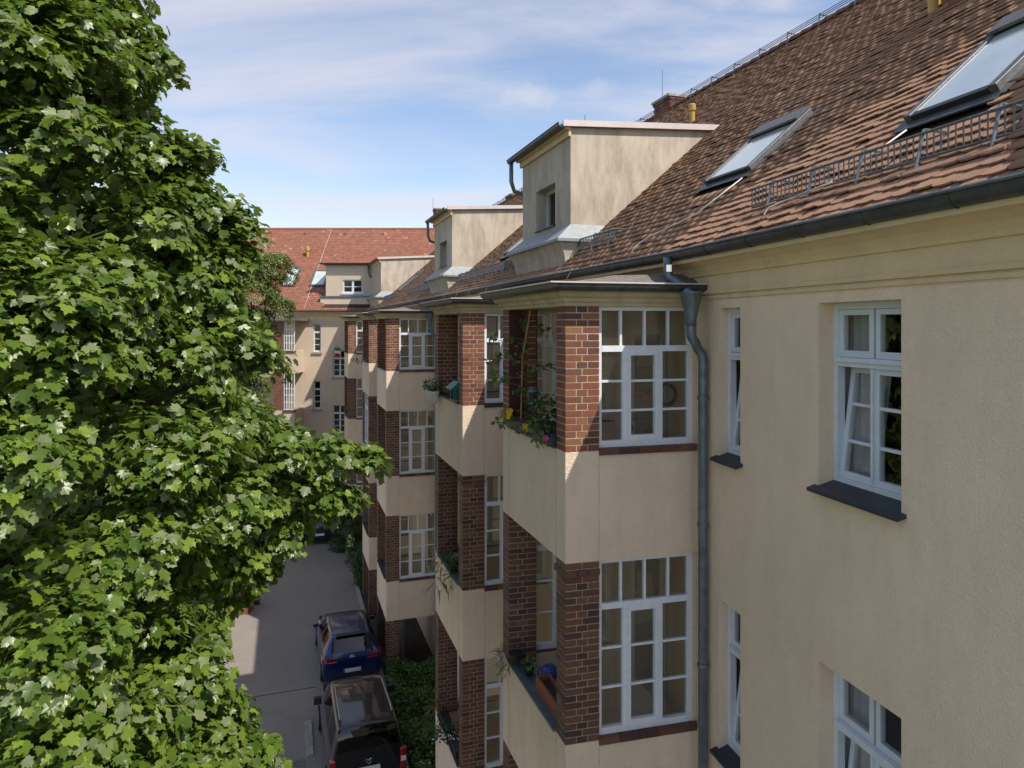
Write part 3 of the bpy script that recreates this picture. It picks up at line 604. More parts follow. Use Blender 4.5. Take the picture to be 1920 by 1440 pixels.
# ------------------------------------------------------------------ dormers
def dormer(T0, T1, win=True):
    ztop, zb = 3.48, 1.74
    eb = 7.85
    root = MB(); P = lambda a, b, z: PF(a, D_E + b, z)
    holes = [(T0 + .72, T0 + 1.74, 1.86, 2.66)] if win else []
    wall_holes(root, P, T0, T1, 1.0, ztop, holes, .30)
    for T in (T0, T1):
        root.add([PF(T, D_E, 1.0), PF(T, eb, ztop + .22 - 1.2), PF(T, eb, ztop + .22), PF(T, D_E, ztop)], [(0, 1, 2, 3)])
    d = root.build('dormer', 'stucco_dormer', wing)
    tp = MB(); s = .20 / (eb - D_E)
    def RP(a, b, z): return PF(a, D_E + b, ztop + .02 + s * b + z)
    tp.box(RP, T0 - .04, T1 + .06, -.16, eb - D_E + .06, 0, .045); tp.build('dormer_roof', 'zinc_dark', d)
    MB().box(RP, T0 - .085, T0 - .042, -.17, eb - D_E + .1, -.02, .085).build('verge', 'fascia_metal', d)
    MB().box(RP, T1 + .062, T1 + .10, -.17, eb - D_E + .1, -.02, .085).build('verge', 'fascia_metal', d)
    # eaves board, half round gutter, elbow
    MB().box(P, T0 - .03, T1 + .05, -.05, -.003, ztop - .16, ztop + .015).box(P, T0 - .035, T1 + .055, -.13, -.052, ztop - .05, ztop + .012).build('eaves_board', 'cornice', d)
    A = PF(T0 - .08, D_E, 0); B = PF(T1 + .30, D_E, 0)
    gp2 = gutter_prof(.19, .07, ztop + .03) + [(.27, ztop + .036), (.274, ztop + .05), (.258, ztop + .05)] + gutter_prof(.19, .063, ztop + .032)[::-1]
    MB().sweep([B[:2], A[:2]], gp2, True).build('dormer_gutter', 'zinc_dark', d)
    MB().tube([PF(T1 + .2, D_E - .19, ztop), PF(T1 + .2, D_E - .19, ztop - .42), PF(T1 + .2, D_E - .12, ztop - .62), PF(T1 + .18, D_E + .18, ztop - .72), PF(T1 + .16, D_E + .3, ztop - .75)], .045, 10).build('dormer_downpipe', 'zinc', d, smooth=True)
    # flared base with a sheet metal ledge
    bs = MB(); prof = [(4.63, .98), (4.625, 1.10), (4.60, 1.22), (4.555, 1.34), (4.50, 1.44), (4.46, 1.50)]
    w0, w1 = T0 - .16, T1 + .16
    sid = [.0, .0, .01, .03, .06, .09]
    L_, Rr = [], []
    for (e, z), q in zip(prof, sid): L_.append(PF(w0 + .09 - q, e, z)); Rr.append(PF(w1 - .09 + q, e, z))
    for i in range(len(prof) - 1): bs.quad(L_[i], L_[i + 1], Rr[i + 1], Rr[i])
    for T, arr, sg in ((w0 + .09, L_, -1), (w1 - .09, Rr, 1)):
        for i in range(len(prof) - 1):
            q0, q1 = sid[i], sid[i + 1]
            bs.quad(arr[i], PF(T + sg * q0, 5.9, prof[i][1]), PF(T + sg * q1, 5.9, prof[i + 1][1]), arr[i + 1])
    bs.build('dormer_base', 'stucco_dormer', d)
    lg = MB(); o = .03
    zl, zi = 1.505, 1.78
    a = [PF(w0 - o, 4.43, zl), PF(w1 + o, 4.43, zl), PF(w1 + o, 5.75, zl), PF(w0 - o, 5.75, zl)]; b = [PF(T0 - .003, D_E - .003, zi), PF(T1 + .003, D_E - .003, zi), PF(T1 + .003, 5.75, zi), PF(T0 - .003, 5.75, zi)]
    c_ = [(x, y, z - .05) for x, y, z in a]
    lg.add(a + b + c_, [(0, 1, 5, 4), (1, 2, 6, 5), (3, 0, 4, 7), (8, 9, 1, 0), (9, 10, 2, 1), (11, 8, 0, 3)]); lg.build('dormer_ledge', 'ledge_zinc', d)
    if win:
        h0, h1, k0, k1 = holes[0]
        fr = MB()
        for (a0, a1, c0, c1) in ((h0, h0 + .06, k0, k1), (h1 - .06, h1, k0, k1), (h0 + .06, h1 - .06, k1 - .06, k1), (h0 + .06, h1 - .06, k0, k0 + .07), ((h0 + h1) / 2 - .04, (h0 + h1) / 2 + .04, k0 + .07, k1 - .06)): fr.box(P, a0, a1, .22, .285, c0, c1)
        w_ = fr.build('window', 'white_pvc', wing)
        MB().quad(P(h0 + .05, .25, k0 + .05), P(h1 - .05, .25, k0 + .05), P(h1 - .05, .25, k1 - .05), P(h0 + .05, .25, k1 - .05)).build('pane', 'glass', w_)
        MB().box(P, h0 - .02, h1 + .02, -.04, .22, k0 - .015, k0 + .004).build('sill', 'sill_metal', w_)
        MB().quad(P(h0 - .3, .9, k0 - .3), P(h1 + .3, .9, k0 - .3), P(h1 + .3, .9, k1 + .3), P(h0 - .3, .9, k1 + .3)).build('room_back', 'room', w_)
    # tiles stepped along the cheek: mortar fillet
    MB().box(lambda a, b, z: PF(a, b, roof_far(b) + z), T0 - .07, T0 + .003, 5.0, eb - .2, -.02, .05).build('cheek_flashing', 'ridge_tile', d)
    return d
for t0, t1 in DORM[:2]: dormer(t0, t1)
MB().tube([PF(11.25, 5.1, 3.5), PF(11.25, 5.1, 3.78)], .006, 5).build('lightning_rod', 'galv', wing)

# ------------------------------------------------------------------ balcony bays
C_ = .0772                                                       # brick course
bricks = []                                                      # (mapping, a0,a1,b0,b1,z0,z1, weight, dark)
def frost_window(P, s0, s1, z0, z1, side, top_frac, parent):
    # P(s, d, z): s along the window, d into the bay
    fw = .055; zt = z1 - (z1 - z0) * top_frac
    fr = MB()
    fr.box(P, s0, s0 + fw, 0, .07, z0, z1); fr.box(P, s1 - fw, s1, 0, .07, z0, z1); fr.box(P, s0 + fw, s1 - fw, 0, .07, z1 - .045, z1); fr.box(P, s0 + fw, s1 - fw, -.004, .072, z0, z0 + .075)
    fr.box(P, s0 + fw, s1 - fw, -.003, .07, zt - .035, zt + .035)
    L = s1 - s0; m0, m1 = s0 + L * .285, s0 + L * .66
    for x in (m0, m1): fr.box(P, x - .028, x + .028, .001, .068, z0 + .075, zt - .035)
    root = fr.build('window', 'white_paint', wing)
    for k in range(1, 4): x = s0 + L * k / 4; MB().box(P, x - .014, x + .014, .012, .06, zt + .035, z1 - .045).build('muntin', 'white_paint', root)
    cols = [(s0 + fw, m0 - .028), (m0 + .028, m1 - .028), (m1 + .028, s1 - fw)]
    zl, zh = z0 + .075, zt - .035
    cs = MB(); a, b = cols[1]
    a += .002; b -= .002
    cs.box(P, a, a + .042, -.012, .05, zl, zh); cs.box(P, b - .042, b, -.012, .05, zl, zh); cs.box(P, a + .042, b - .042, -.012, .05, zh - .045, zh); cs.box(P, a + .042, b - .042, -.016, .05, zl, zl + .055)
    cs.build('casement', 'white_paint', root)
    for ci, (a, b) in enumerate(cols):
        for k in (1, 2):
            z = zl + (zh - zl) * k / 3; i_ = .042 if ci == 1 else 0
            MB().box(P, a + i_, b - i_, .010, .05, z - .013, z + .013).build('muntin', 'white_paint', root)
    # panes
    def pane(a, b, c, d, m_):
        k1, k2 = random.uniform(-.006, .006), random.uniform(-.006, .006)          # old panes never sit quite true
        MB().quad(P(a, .035 - k1 - k2, c), P(b, .035 + k1 - k2, c), P(b, .035 + k1 + k2, d), P(a, .035 - k1 + k2, d)).build('pane', m_, root)
    for k in range(4): pane(s0 + L * k / 4 + (.02 if k else fw), s0 + L * (k + 1) / 4 - (.02 if k < 3 else fw), zt + .03, z1 - .04, 'glass_frost')
    for ci, (a, b) in enumerate(cols):
        for k in range(3): pane(a, b, zl + (zh - zl) * k / 3 + .005, zl + (zh - zl) * (k + 1) / 3 - .005, 'glass_frost')
    return root

def pier(M, mir, z0, z1, weight, dark, cap=False):
    # M(a,b,z) bay mapping, mir: pier at the far end (a measured from the bay's other end)
    def Q(a, b, z): return M(BL - a, b, z) if mir else M(a, b, z)
    n = int(round((z1 - z0) / C_)); c = (z1 - z0) / n
    PA, PB = .27, .40
    core = MB().box(Q, .004, PA - .004, .004, PB - .004, z0, z1).build('mortar_core', 'mortar_dark' if dark else 'mortar', wing)
    for i in range(n):
        za_, zb_ = z0 + i * c + .0056, z0 + (i + 1) * c - .0056; g_ = .0055
        j = lambda: random.uniform(-.002, .002)
        if i % 2: rows = [(0, .13 - g_, 0, .20 - g_), (0, .13 - g_, .20 + g_, PB), (.13 + g_, PA, 0, .20 - g_), (.13 + g_, PA, .20 + g_, PB)]
        else: rows = [(0, PA, 0, .132 - g_), (0, PA, .132 + g_, .266 - g_), (0, PA, .266 + g_, PB)]
        pr = .022 if (cap and i == n - 2) else 0
        for (a0, a1, b0, b1) in rows:
            bricks.append((Q, a0 + j() - (pr if a0 == 0 else 0), a1 + j() + (pr if a1 == PA else 0), b0 + j() - (pr if b0 == 0 else 0), b1 + j() + (.004 if b1 == PB else 0), za_, zb_, weight, dark))

for bi, T0 in enumerate(BAYS):
    if bi == 0:
        O = np.array(PF(T0, E_BAY, 0)[:2]); Fd, Sd = U, VN
    else: O = np.array(PF(T0, E_BAY, 0)[:2]); Fd, Sd = U, V
    def M(a, b, z, O=O, Fd=Fd, Sd=Sd): p = O + Fd * a + Sd * b; return (p[0], p[1], z)
    far = bi >= 2
    smat = 'stucco_bay'
    for fi, (zt, zb, zh) in enumerate(ZF):
        st = MB(); th = .16
        st.box(M, 0, BL, 0, th, zb, zt); st.box(M, 0, th, th, BD, zb + .001, zt - .001); st.box(M, BL - th, BL, th, BD, zb + .001, zt - .001); st.box(M, th, BL - th, th, BD, zb + .002, zb + .30)
        par = st.build('balcony_parapet', smat, wing)
        # thin joints where the render panels meet
        MB().box(M, -.0025, -.0005, .398, .404, zb + .01, zt - .01).box(M, .27, .276, -.0025, -.0005, zb + .01, zt - .01).box(M, BL - .276, BL - .27, -.0025, -.0005, zb + .01, zt - .01).build('render_joint', 'mortar_dark', par)
        wgt = (0 if bi == 0 else 1 if bi == 1 else 2) * 3 + fi
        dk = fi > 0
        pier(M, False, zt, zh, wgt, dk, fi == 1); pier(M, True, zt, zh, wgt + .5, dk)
        # brick sills under the side windows
        for k in range(5):
            x0 = .402 + k * .245; x1 = min(x0 + .239, BD)
            for mir in (False, True):
                Q = (lambda a, b, z, M=M: M(BL - a, b, z)) if mir else M
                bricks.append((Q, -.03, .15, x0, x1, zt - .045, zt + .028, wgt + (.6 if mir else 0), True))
        tf = .30 if fi == 0 else .27
        for mir in (False, True):
            if mir and fi == 2: continue
            if mir: Pw = lambda s, d, z, M=M: M(BL - .05 - d, s, z)
            else: Pw = lambda s, d, z, M=M: M(.05 + d, s, z)
            frost_window(Pw, .402, 1.60, zt + .03, zh - .004, mir, tf, wing)
            # jamb beside the wall
            MB().box((lambda a, b, z, M=M: M(BL - a, b, z)) if mir else M, .035, .15, 1.60, BD, zt + .03, zh).build('window_jamb', 'stucco_bay', wing)
        if bi == 3 and fi == 1: frost_window(lambda s, d, z, M=M: M(BL - s, .06 + d, z), .28, BL - .28, zt + .03, zh - .004, False, tf, wing)
        # metal capping on the balustrade
        MB().box(M, .28, BL - .28, -.035, .20, zt + .002, zt + .028).build('parapet_capping', 'sill_metal' if fi != 1 else 'zinc', par)
        if far or fi == 2:
            pass
        # balcony door in the back wall
        dr = MB().box(M, .70, 1.55, BD - .045, BD - .01, zb + .305, zh - .25).build('balcony_door', 'white_pvc', wing)
        MB().box(M, .80, 1.45, BD - .052, BD - .046, zb + 1.1, zh - .35).build('pane', 'glass_car', dr)
    # foot piers and a dark panel standing in for the shade between them
    zt, zb, zh = -10.9, -11.2, -9.25
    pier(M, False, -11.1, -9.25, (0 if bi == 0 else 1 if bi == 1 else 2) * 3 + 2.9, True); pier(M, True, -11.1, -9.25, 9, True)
    MB().box(M, .25, BL - .25, .55, .6, -11.1, -9.25).build('void_shade_panel', 'room', wing)
    # ceiling, cornice, little roof, gutter
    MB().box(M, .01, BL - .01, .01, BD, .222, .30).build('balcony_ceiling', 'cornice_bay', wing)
    c0, c1, c2, c3 = M(0, BD - .02, 0)[:2], M(0, 0, 0)[:2], M(BL, 0, 0)[:2], M(BL, BD - .02, 0)[:2]
    path = [c3, c2, c1, c0]
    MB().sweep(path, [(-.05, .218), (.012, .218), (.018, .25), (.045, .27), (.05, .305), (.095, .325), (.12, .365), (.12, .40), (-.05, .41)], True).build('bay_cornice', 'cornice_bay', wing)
    o = .17
    br = MB(); a = [M(-o, -o, .455), M(BL + o, -o, .455), M(BL + o, BD, .455), M(-o, BD, .455)]; b = [M(.35, .75, .60), M(BL - .35, .75, .60), M(BL - .2, BD, .62), M(.2, BD, .62)]; c_ = [(x, y, .40) for x, y, z in a]
    br.add(a + b + c_, [(0, 1, 5, 4), (1, 2, 6, 5), (3, 0, 4, 7), (4, 5, 6, 7), (8, 9, 1, 0), (9, 10, 2, 1), (11, 8, 0, 3)]); br.build('bay_roof', 'felt', wing)
    gz = .445; gp3 = gutter_prof(.20, .065, gz) + [(.272, gz + .004), (.276, gz + .016), (.262, gz + .016)] + gutter_prof(.20, .058, gz + .002)[::-1]
    gb = MB().sweep(path, gp3, True).build('bay_gutter', 'zinc_dark', wing)
    MB().sweep(path, [(.268, gz + .018), (.280, gz + .018), (.280, gz + .034), (.268, gz + .034)], True).build('gutter_rim', 'fascia_metal', gb)  # rim coloured pale: the sunlit edge highlight is put into its colour

# lay the bricks: the 300 that show largest one by one, the rest together
bricks.sort(key=lambda b: b[7])
def vis_brick(b):
    Q, a0, a1, b0, b1, z0, z1, w_, d_ = b; p = Q((a0 + a1) / 2, (b0 + b1) / 2, (z0 + z1) / 2); x, y = proj(p); return y < 1445 and (a0 < .01 or b0 < .01 or w_ % 1)
one = [b for b in bricks if vis_brick(b)][:300]; ids = {id(b) for b in one}
BF = [(0, 2, 3, 1), (4, 5, 7, 6), (0, 1, 5, 4), (2, 6, 7, 3), (0, 4, 6, 2), (1, 3, 7, 5)]
brick_home = bpy.data.objects.get('balcony_parapet')
for b in one:
    Q, a0, a1, b0, b1, z0, z1, w_, dk = b
    vs_ = np.array([Q(a, bb, z) for z in (z0, z1) for bb in (b0, b1) for a in (a0, a1)]); c0 = vs_.mean(0)
    me = bpy.data.meshes.new('brick'); me.from_pydata([tuple(p) for p in vs_ - c0], [], BF); me.materials.append(MATS['brick_dark' if dk else 'brick'])
    ob = bpy.data.objects.new('brick', me); COL.objects.link(ob); ob.parent = wing; ob.location = c0 - base
for dk, nm in ((False, 'brickwork'), (True, 'brickwork')):
    mb = MB()
    for b in bricks:
        if id(b) in ids or b[8] != dk: continue
        mb.box(b[0], *b[1:7])
    mb.build(nm, 'brick_dark' if dk else 'brick', wing)['kind'] = 'stuff'

# ------------------------------------------------------------------ windows of the near wall
def tilt_window(h0, h1, z0, z1, wide):
    P = PN; d0 = .155 if wide else .11; fw = .05; zt = z1 - (z1 - z0) * .315
    fr = MB(); fr.box(P, h0, h0 + fw, d0, d0 + .08, z0, z1); fr.box(P, h1 - fw, h1, d0, d0 + .08, z0, z1); fr.box(P, h0 + fw, h1 - fw, d0, d0 + .08, z1 - .06, z1); fr.box(P, h0 + fw, h1 - fw, d0, d0 + .08, z0, z0 + .09)
    fr.box(P, h0 + fw, h1 - fw, d0 - .012, d0 + .08, zt - .045, zt + .035); fr.box(P, h0 + fw, h1 - fw, d0 - .03, d0 - .013, zt - .005, zt + .03)
    root = fr.build('window', 'white_pvc', wing, bevel=.004)
    mid = (h0 + h1) / 2
    def sash(a, b, c, d, bars, tilt):
        def Q(s, dd, z):
            k = (z - c); return P(s, d0 + .02 + dd + k * math.sin(tilt), c + k * math.cos(tilt))
        t = .048; s_ = MB(); s_.box(Q, a, a + t, 0, .055, c, d); s_.box(Q, b - t, b, 0, .055, c, d); s_.box(Q, a + t, b - t, 0, .055, d - t, d); s_.box(Q, a + t, b - t, 0, .055, c, c + t + .01)
        for k in range(1, bars): z = c + (d - c) * k / bars; s_.box(Q, a + t, b - t, .004, .05, z - .014, z + .014)
        s_.build('casement', 'white_pvc', root, bevel=.003)
        for k in range(bars): MB().quad(Q(a + t - .003, .025, c + (d - c) * k / bars + .012), Q(b - t + .003, .025, c + (d - c) * k / bars + .012), Q(b - t + .003, .025, c + (d - c) * (k + 1) / bars - .012), Q(a + t - .003, .025, c + (d - c) * (k + 1) / bars - .012)).build('pane', 'glass', root)
    if wide:
        sash(h0 + fw, mid - .012, zt + .037, z1 - .062, 1, 0); sash(mid + .012, h1 - fw, zt + .037, z1 - .062, 1, 0)
        sash(mid + .003, h1 - fw, z0 + .092, zt - .047, 3, R(7.5)); sash(h0 + fw, mid - .003, z0 + .092, zt - .047, 3, 0)
        MB().box(P, mid - .012, mid + .012, d0 - .01, d0 + .02, z0 + .092, zt - .047).build('mullion', 'white_pvc', root)
    else:
        sash(h0 + fw, h1 - fw, zt + .037, z1 - .062, 1, 0); sash(h0 + fw, h1 - fw, z0 + .092, zt - .047, 3, R(7.5))
    sl = MB(); sl.add([P(h0 - .05, d0, z0 + .05), P(h1 + .05, d0, z0 + .05), P(h1 + .05, -.085, z0 - .012), P(h0 - .05, -.085, z0 - .012), P(h0 - .05, -.085, z0 - .042), P(h1 + .05, -.085, z0 - .042), P(h1 + .05, d0, z0 + .02), P(h0 - .05, d0, z0 + .02)], [(0, 1, 2, 3), (3, 2, 5, 4), (4, 5, 6, 7), (1, 6, 5, 2), (0, 3, 4, 7)]); sl.build('sill', 'sill_metal', root)
    # curtain hanging inside, in folds
    cu = MB(); n = 60; x0, x1 = (mid + .10, h1 + .45) if wide else (h0 + .2, h1 + .5)
    pts = [(x0 + (x1 - x0) * i / n, .36 + .024 * math.sin(i * 1.3) + .012 * math.sin(i * .47)) for i in range(n + 1)]
    for i in range(n): cu.quad(P(*pts[i], z0 + .1), P(*pts[i + 1], z0 + .1), P(*pts[i + 1], z1 - .1), P(*pts[i], z1 - .1))
    cu.build('curtain', 'curtain' if wide else 'curtain_warm', root, smooth=True)
for i, hh in enumerate(NEAR_WIN[:4]): tilt_window(*hh, i % 2 == 1)
for i, hh in enumerate(NEAR_WIN[4:]): MB().quad(PN(hh[0], .1, hh[2]), PN(hh[1], .1, hh[2]), PN(hh[1], .1, hh[3]), PN(hh[0], .1, hh[3])).build('window', 'glass_car', wing)

# downpipes
def downpipe(pts, hop, r=.055):
    mb = MB(); mb.tube(pts, r, 14); o = mb.build('downpipe', 'zinc', wing, smooth=True)
    hx, hy, hz = hop
    MB().lathe((hx, hy, hz), [(.062, -.06), (.06, 0), (.085, .12), (.112, .24), (.116, .29), (.124, .30), (.124, .325)], 4 * 4).build('hopper', 'zinc', o, smooth=True)
    for z in (-.85, -2.3, -3.9, -5.4, -7.0, -8.6): p = pts[-1]; MB().lathe((p[0], p[1], z), [(r + .006, 0), (r + .012, .01), (r + .012, .035), (r + .006, .045)], 14).build('collar', 'zinc', o)
    return o
hx, hy = at(1296, 600, 7.72)[:2]
wp = PN(-.27, -.085, 0)
dp = downpipe([(hx, hy, .06), (hx, hy, -.06), (hx + .005, hy, -.13), (hx + .05, hy, -.20), (wp[0] - .06, wp[1], -.265), (wp[0] - .015, wp[1], -.32), (wp[0], wp[1], -.40), (wp[0], wp[1], GZ)], (hx, hy, .06))
g0 = np.array(at(1252, 483, 8.05))
MB().tube([g0, g0 + [0.0, 0, -.14], g0 + [.02, -.02, -.24], g0 + [.10, -.1, -.30], (hx, hy, .34)], .052, 12).build('gutter_outlet', 'zinc', dp, smooth=True)
MB().box(lambda a, b, z: (g0[0] + a, g0[1] - .056 + b, g0[2] + z), -.03, .03, -.012, -.002, -.17, -.09).build('clamp', 'chrome', dp)
for T0 in (21.5, 35.3):
    q = PF(T0 - .12, E_WALL - .30, 0); q2 = PF(T0 - .18, E_WALL - .09, 0)
    d2 = downpipe([(q[0], q[1], .06), (q[0], q[1], -.14), (q2[0], q2[1], -.42), (q2[0], q2[1], GZ)], (q[0], q[1], .06))
    MB().tube([(q[0], q[1], .40), PF(T0 - .3, E_WALL - .27, .62), PF(T0 - .3, E_WALL - .27, .78)], .052, 10).build('gutter_outlet', 'zinc', d2, smooth=True)
MB().tube([PF(39.2, E_WALL - .1, GZ), PF(39.2, E_WALL - .1, .7)], .055, 10).build('downpipe', 'zinc', wing, smooth=True)

# ------------------------------------------------------------------ the building across the end of the street
YF = 39.5
endb = empty('apartment_building', (-18, YF + 6, GZ), 'cream apartment building with red tiled roof closing the end of the street', 'building')
PE = lambda a, b, z: (a, YF + b, z)
def ex(px, Y=YF): return (px - CX) / F_PX * Y
def ez(py, Y=YF): return (HY - py) / F_PX * Y
EW = []
for py0, py1 in ((607, 660), (714, 767), (821, 874), (928, 981)):
    EW.append((ex(587.5), ex(601.5), ez(py1), ez(py0), 'n'))
for py0, py1 in ((657, 707), (759, 812), (866, 919)):
    EW.append((ex(624), ex(650), ez(py1), ez(py0), 'w'))
for k in range(5):
    for f in range(3): EW.append((-20.4 - k * 3.1, -19.2 - k * 3.1, -1.6 - f * 3.3, .1 - f * 3.3, 'w'))
mb = MB(); wall_holes(mb, PE, -44, -7.0, GZ - .3, .65, [h[:4] for h in EW], .16); mb.build('wall', 'stucco_far', endb)
MB().quad((-44, YF, GZ - .3), (-44, YF + 12.6, GZ - .3), (-44, YF + 12.6, .7), (-44, YF, .7)).quad((-44, YF + 12.6, GZ - .3), (14, YF + 12.6, GZ - .3), (14, YF + 12.6, .7), (-44, YF + 12.6, .7)).build('rear_wall', 'stucco_far', endb)
MB().box(PE, -43.8, -7.1, 1.6, 1.7, GZ, .6).build('inner_wall', 'room', endb)
for (a0, a1, z0, z1, kd) in EW:
    fr = MB(); d = .10; zt = z1 - (z1 - z0) * .30; f = .06
    fr.box(PE, a0, a0 + f, d, d + .06, z0, z1); fr.box(PE, a1 - f, a1, d, d + .06, z0, z1); fr.box(PE, a0 + f, a1 - f, d, d + .06, z1 - f, z1); fr.box(PE, a0 + f, a1 - f, d, d + .06, z0, z0 + .09); fr.box(PE, a0 + f, a1 - f, d - .01, d + .06, zt - .05, zt + .05)
    if kd == 'w': m_ = (a0 + a1) / 2; fr.box(PE, m_ - .045, m_ + .045, d - .004, d + .06, z0 + .09, zt - .05); fr.box(PE, m_ - .04, m_ + .04, d - .004, d + .06, zt + .05, z1 - f)
    for k in (1, 2): z = z0 + .09 + (zt - z0 - .14) * k / 3; fr.box(PE, a0 + f, a1 - f, d + .01, d + .05, z - .018, z + .018)
    r_ = fr.build('window', 'white_pvc', endb)
    MB().quad(PE(a0 + f, d + .03, z0), PE(a1 - f, d + .03, z0), PE(a1 - f, d + .03, z1), PE(a0 + f, d + .03, z1)).build('pane', 'glass', r_)
    MB().box(PE, a0 - .08, a1 + .08, -.08, .1, z0 - .10, z0 - .003).build('sill', 'concrete', r_)
pth = [(-44, YF), (-7, YF)]
MB().sweep(pth, [(-.01, .25), (.03, .26), (.03, .50), (.06, .52), (.12, .62), (.26, .70), (.30, .72), (.30, .79), (0, .8)]).build('cornice', 'cornice', endb)
MB().sweep(pth, [(q, z) for q, z in gutter_prof(.36, .085, .85)] + gutter_prof(.36, .078, .852)[::-1], True).build('gutter', 'zinc', endb)
# roof: every course of tiles is a stepped strip of its own, split into tiles by a dark notch pattern of real steps
RUN = 6.45; zE = .86; nrow = 46
rb = MB(); rb.quad((-44.4, YF - .32, zE - .03), (3, YF - .32, zE - .03), (3, YF - .32 + RUN, zE - .03 + RUN * SL), (-44.4, YF - .32 + RUN, zE - .03 + RUN * SL)).quad((-44.4, YF - .32 + RUN, zE - .03 + RUN * SL), (14, YF - .32 + RUN, zE - .03 + RUN * SL), (14, YF - .32 + 2 * RUN, zE - .03), (-44.4, YF - .32 + 2 * RUN, zE - .03))
eroof = rb.build('roof', 'under_roof', endb)
EH = [(ex(610, 39.6), ex(705, 39.6) + 3, -.2, 2.6)]
ES = [(ex(528, 41), ex(553, 41), 1.35, 2.75), (ex(582, 41), ex(610, 41), 1.35, 2.55)]
vl, fl2 = [], []; o = 0
tw = .20
for i in range(nrow):
    b = i * RUN / nrow; y0 = YF - .32 + b; z0 = zE + SL * b; dy = RUN / nrow * 1.15
    for k in range(int(44 / tw)):
        a = -44 + (k + .5 * (i % 2)) * tw
        if a > -2: continue
        if any(h[0] < a + .1 < h[1] and h[2] < b - .32 + .05 < h[3] for h in EH + ES): continue
        j = random.uniform(-.006, .006); j2 = random.uniform(0, .012)
        q = [(a, y0 + j, z0 + .062 + j2), (a + tw - .014, y0 + j, z0 + .062 + j2), (a + tw - .012, y0 + dy, z0 + SL * dy + .006), (a, y0 + dy, z0 + SL * dy + .006), (a, y0 + j, z0), (a + tw - .012, y0 + j, z0)]
        vl += q; fl2 += [o, o + 1, o + 2, o + 3, o + 4, o + 5, o + 1, o]; o += 6
np_mesh('roof_tiles', np.array(vl), np.array(fl2), 4, 'tile_red', eroof, 'stuff')
MB().tube([(-44, YF - .32 + RUN, zE + RUN * SL), (4, YF - .32 + RUN, zE + RUN * SL)], .11, 8).build('ridge_tiles', 'tile_red', eroof)['kind'] = 'stuff'
def eq(a, b, h): k = 1 / slope_len; return (a, YF + b - SL * k * h, zE + SL * (b + .32) + h * k)
for (a0, a1, b0, b1) in ES:
    s_ = MB().box(eq, a0, a0 + .09, b0, b1, 0, .13).box(eq, a1 - .09, a1, b0, b1, 0, .13).box(eq, a0 + .09, a1 - .09, b1 - .1, b1, 0, .13).box(eq, a0 + .09, a1 - .09, b0, b0 + .08, 0, .12).build('skylight', 'galv', endb)
    MB().box(eq, a0 + .09, a1 - .09, b0 + .08, b1 - .1, .06, .10).build('pane', 'glass_roof', s_)
vp = eq(ex(575, 43), 3.7, 0); MB().lathe((vp[0], vp[1], vp[2] - .1), [(.09, 0), (.09, .45), (.14, .5), (.14, .72), (.1, .75)], 12).build('vent_pipe', 'yellow_pipe', endb)
MB().tube([eq(ex(618, 45), 6.1, .08), eq(ex(586, 41), 1.2, .08), eq(ex(578, 40), -.2, .08)], .012, 5).build('lightning_conductor', 'wire', endb)
for px in (571, 647, 718): p = eq(ex(px, 45), 5.6, 0); MB().tube([p, (p[0], p[1] - .1, p[2] + .16)], .03, 5).build('roof_hook', 'galv', endb)
# its wide dormer, running round the corner into the wing's roof
da0, da1 = ex(611, 39.9), ex(703, 39.9); zt_, zb_ = ez(497, 39.9), ez(556, 39.9)
dh = [(ex(643, 39.9), ex(679.5, 39.9), ez(549, 39.9), ez(524.5, 39.9))]
PD = lambda a, b, z: (a, 39.9 + b, z)
mb = MB(); wall_holes(mb, PD, da0, da1 + 2.0, zb_ - .4, zt_, dh, .14)
mb.quad((da0, 39.9, zb_ - .4), (da0, 43, zb_ - .4), (da0, 43, zt_ + .15), (da0, 39.9, zt_)); ed = mb.build('dormer', 'stucco_far', endb)
MB().box(PD, da0 - .18, da1 + 2, -.22, 3.2, zt_ + .003, zt_ + .08).build('dormer_roof', 'zinc_dark', ed)
MB().sweep([(da0 - .3, 39.9), (da1 - .1, 39.9)], gutter_prof(.26, .07, zt_ + .1) + gutter_prof(.26, .062, zt_ + .102)[::-1], True).build('dormer_gutter', 'zinc_dark', ed)
MB().box(PD, da0 - .3, da1 + .5, -.32, 1.6, zb_ - .05, zb_ + .02).build('dormer_ledge', 'zinc', ed); MB().box(PD, da0 - .25, da1 + .5, -.26, 1.6, zb_ - .70, zb_ - .053).build('dormer_base', 'stucco_far', ed)
h = dh[0]; fr = MB(); f = .06
for q in ((h[0], h[0] + f, h[2], h[3]), (h[1] - f, h[1], h[2], h[3]), (h[0] + f, h[1] - f, h[3] - f, h[3]), (h[0] + f, h[1] - f, h[2], h[2] + .07), ((h[0] + h[1]) / 2 - .06, (h[0] + h[1]) / 2 + .06, h[2] + .07, h[3] - f)): fr.box(PD, q[0], q[1], .06, .12, q[2], q[3])
zc_ = (h[2] + h[3]) / 2 - .02; fr.box(PD, h[0] + f, (h[0] + h[1]) / 2 - .06, .07, .11, zc_ - .02, zc_ + .02); fr.box(PD, (h[0] + h[1]) / 2 + .06, h[1] - f, .07, .11, zc_ - .02, zc_ + .02)
ew = fr.build('window', 'white_pvc', endb); MB().quad(PD(h[0], .09, h[2]), PD(h[1], .09, h[2]), PD(h[1], .09, h[3]), PD(h[0], .09, h[3])).build('pane', 'glass', ew); MB().box(PD, h[0] - .1, h[1] + .1, -.06, .06, h[2] - .1, h[2] - .003).build('sill', 'white_pvc', ew)
MB().box(PD, da0 + .1, da1, .8, .85, zb_, zt_ - .05).build('inner_wall', 'room', ew)
# the wing's corner dormer
dormer(36.3, 40.2, False)
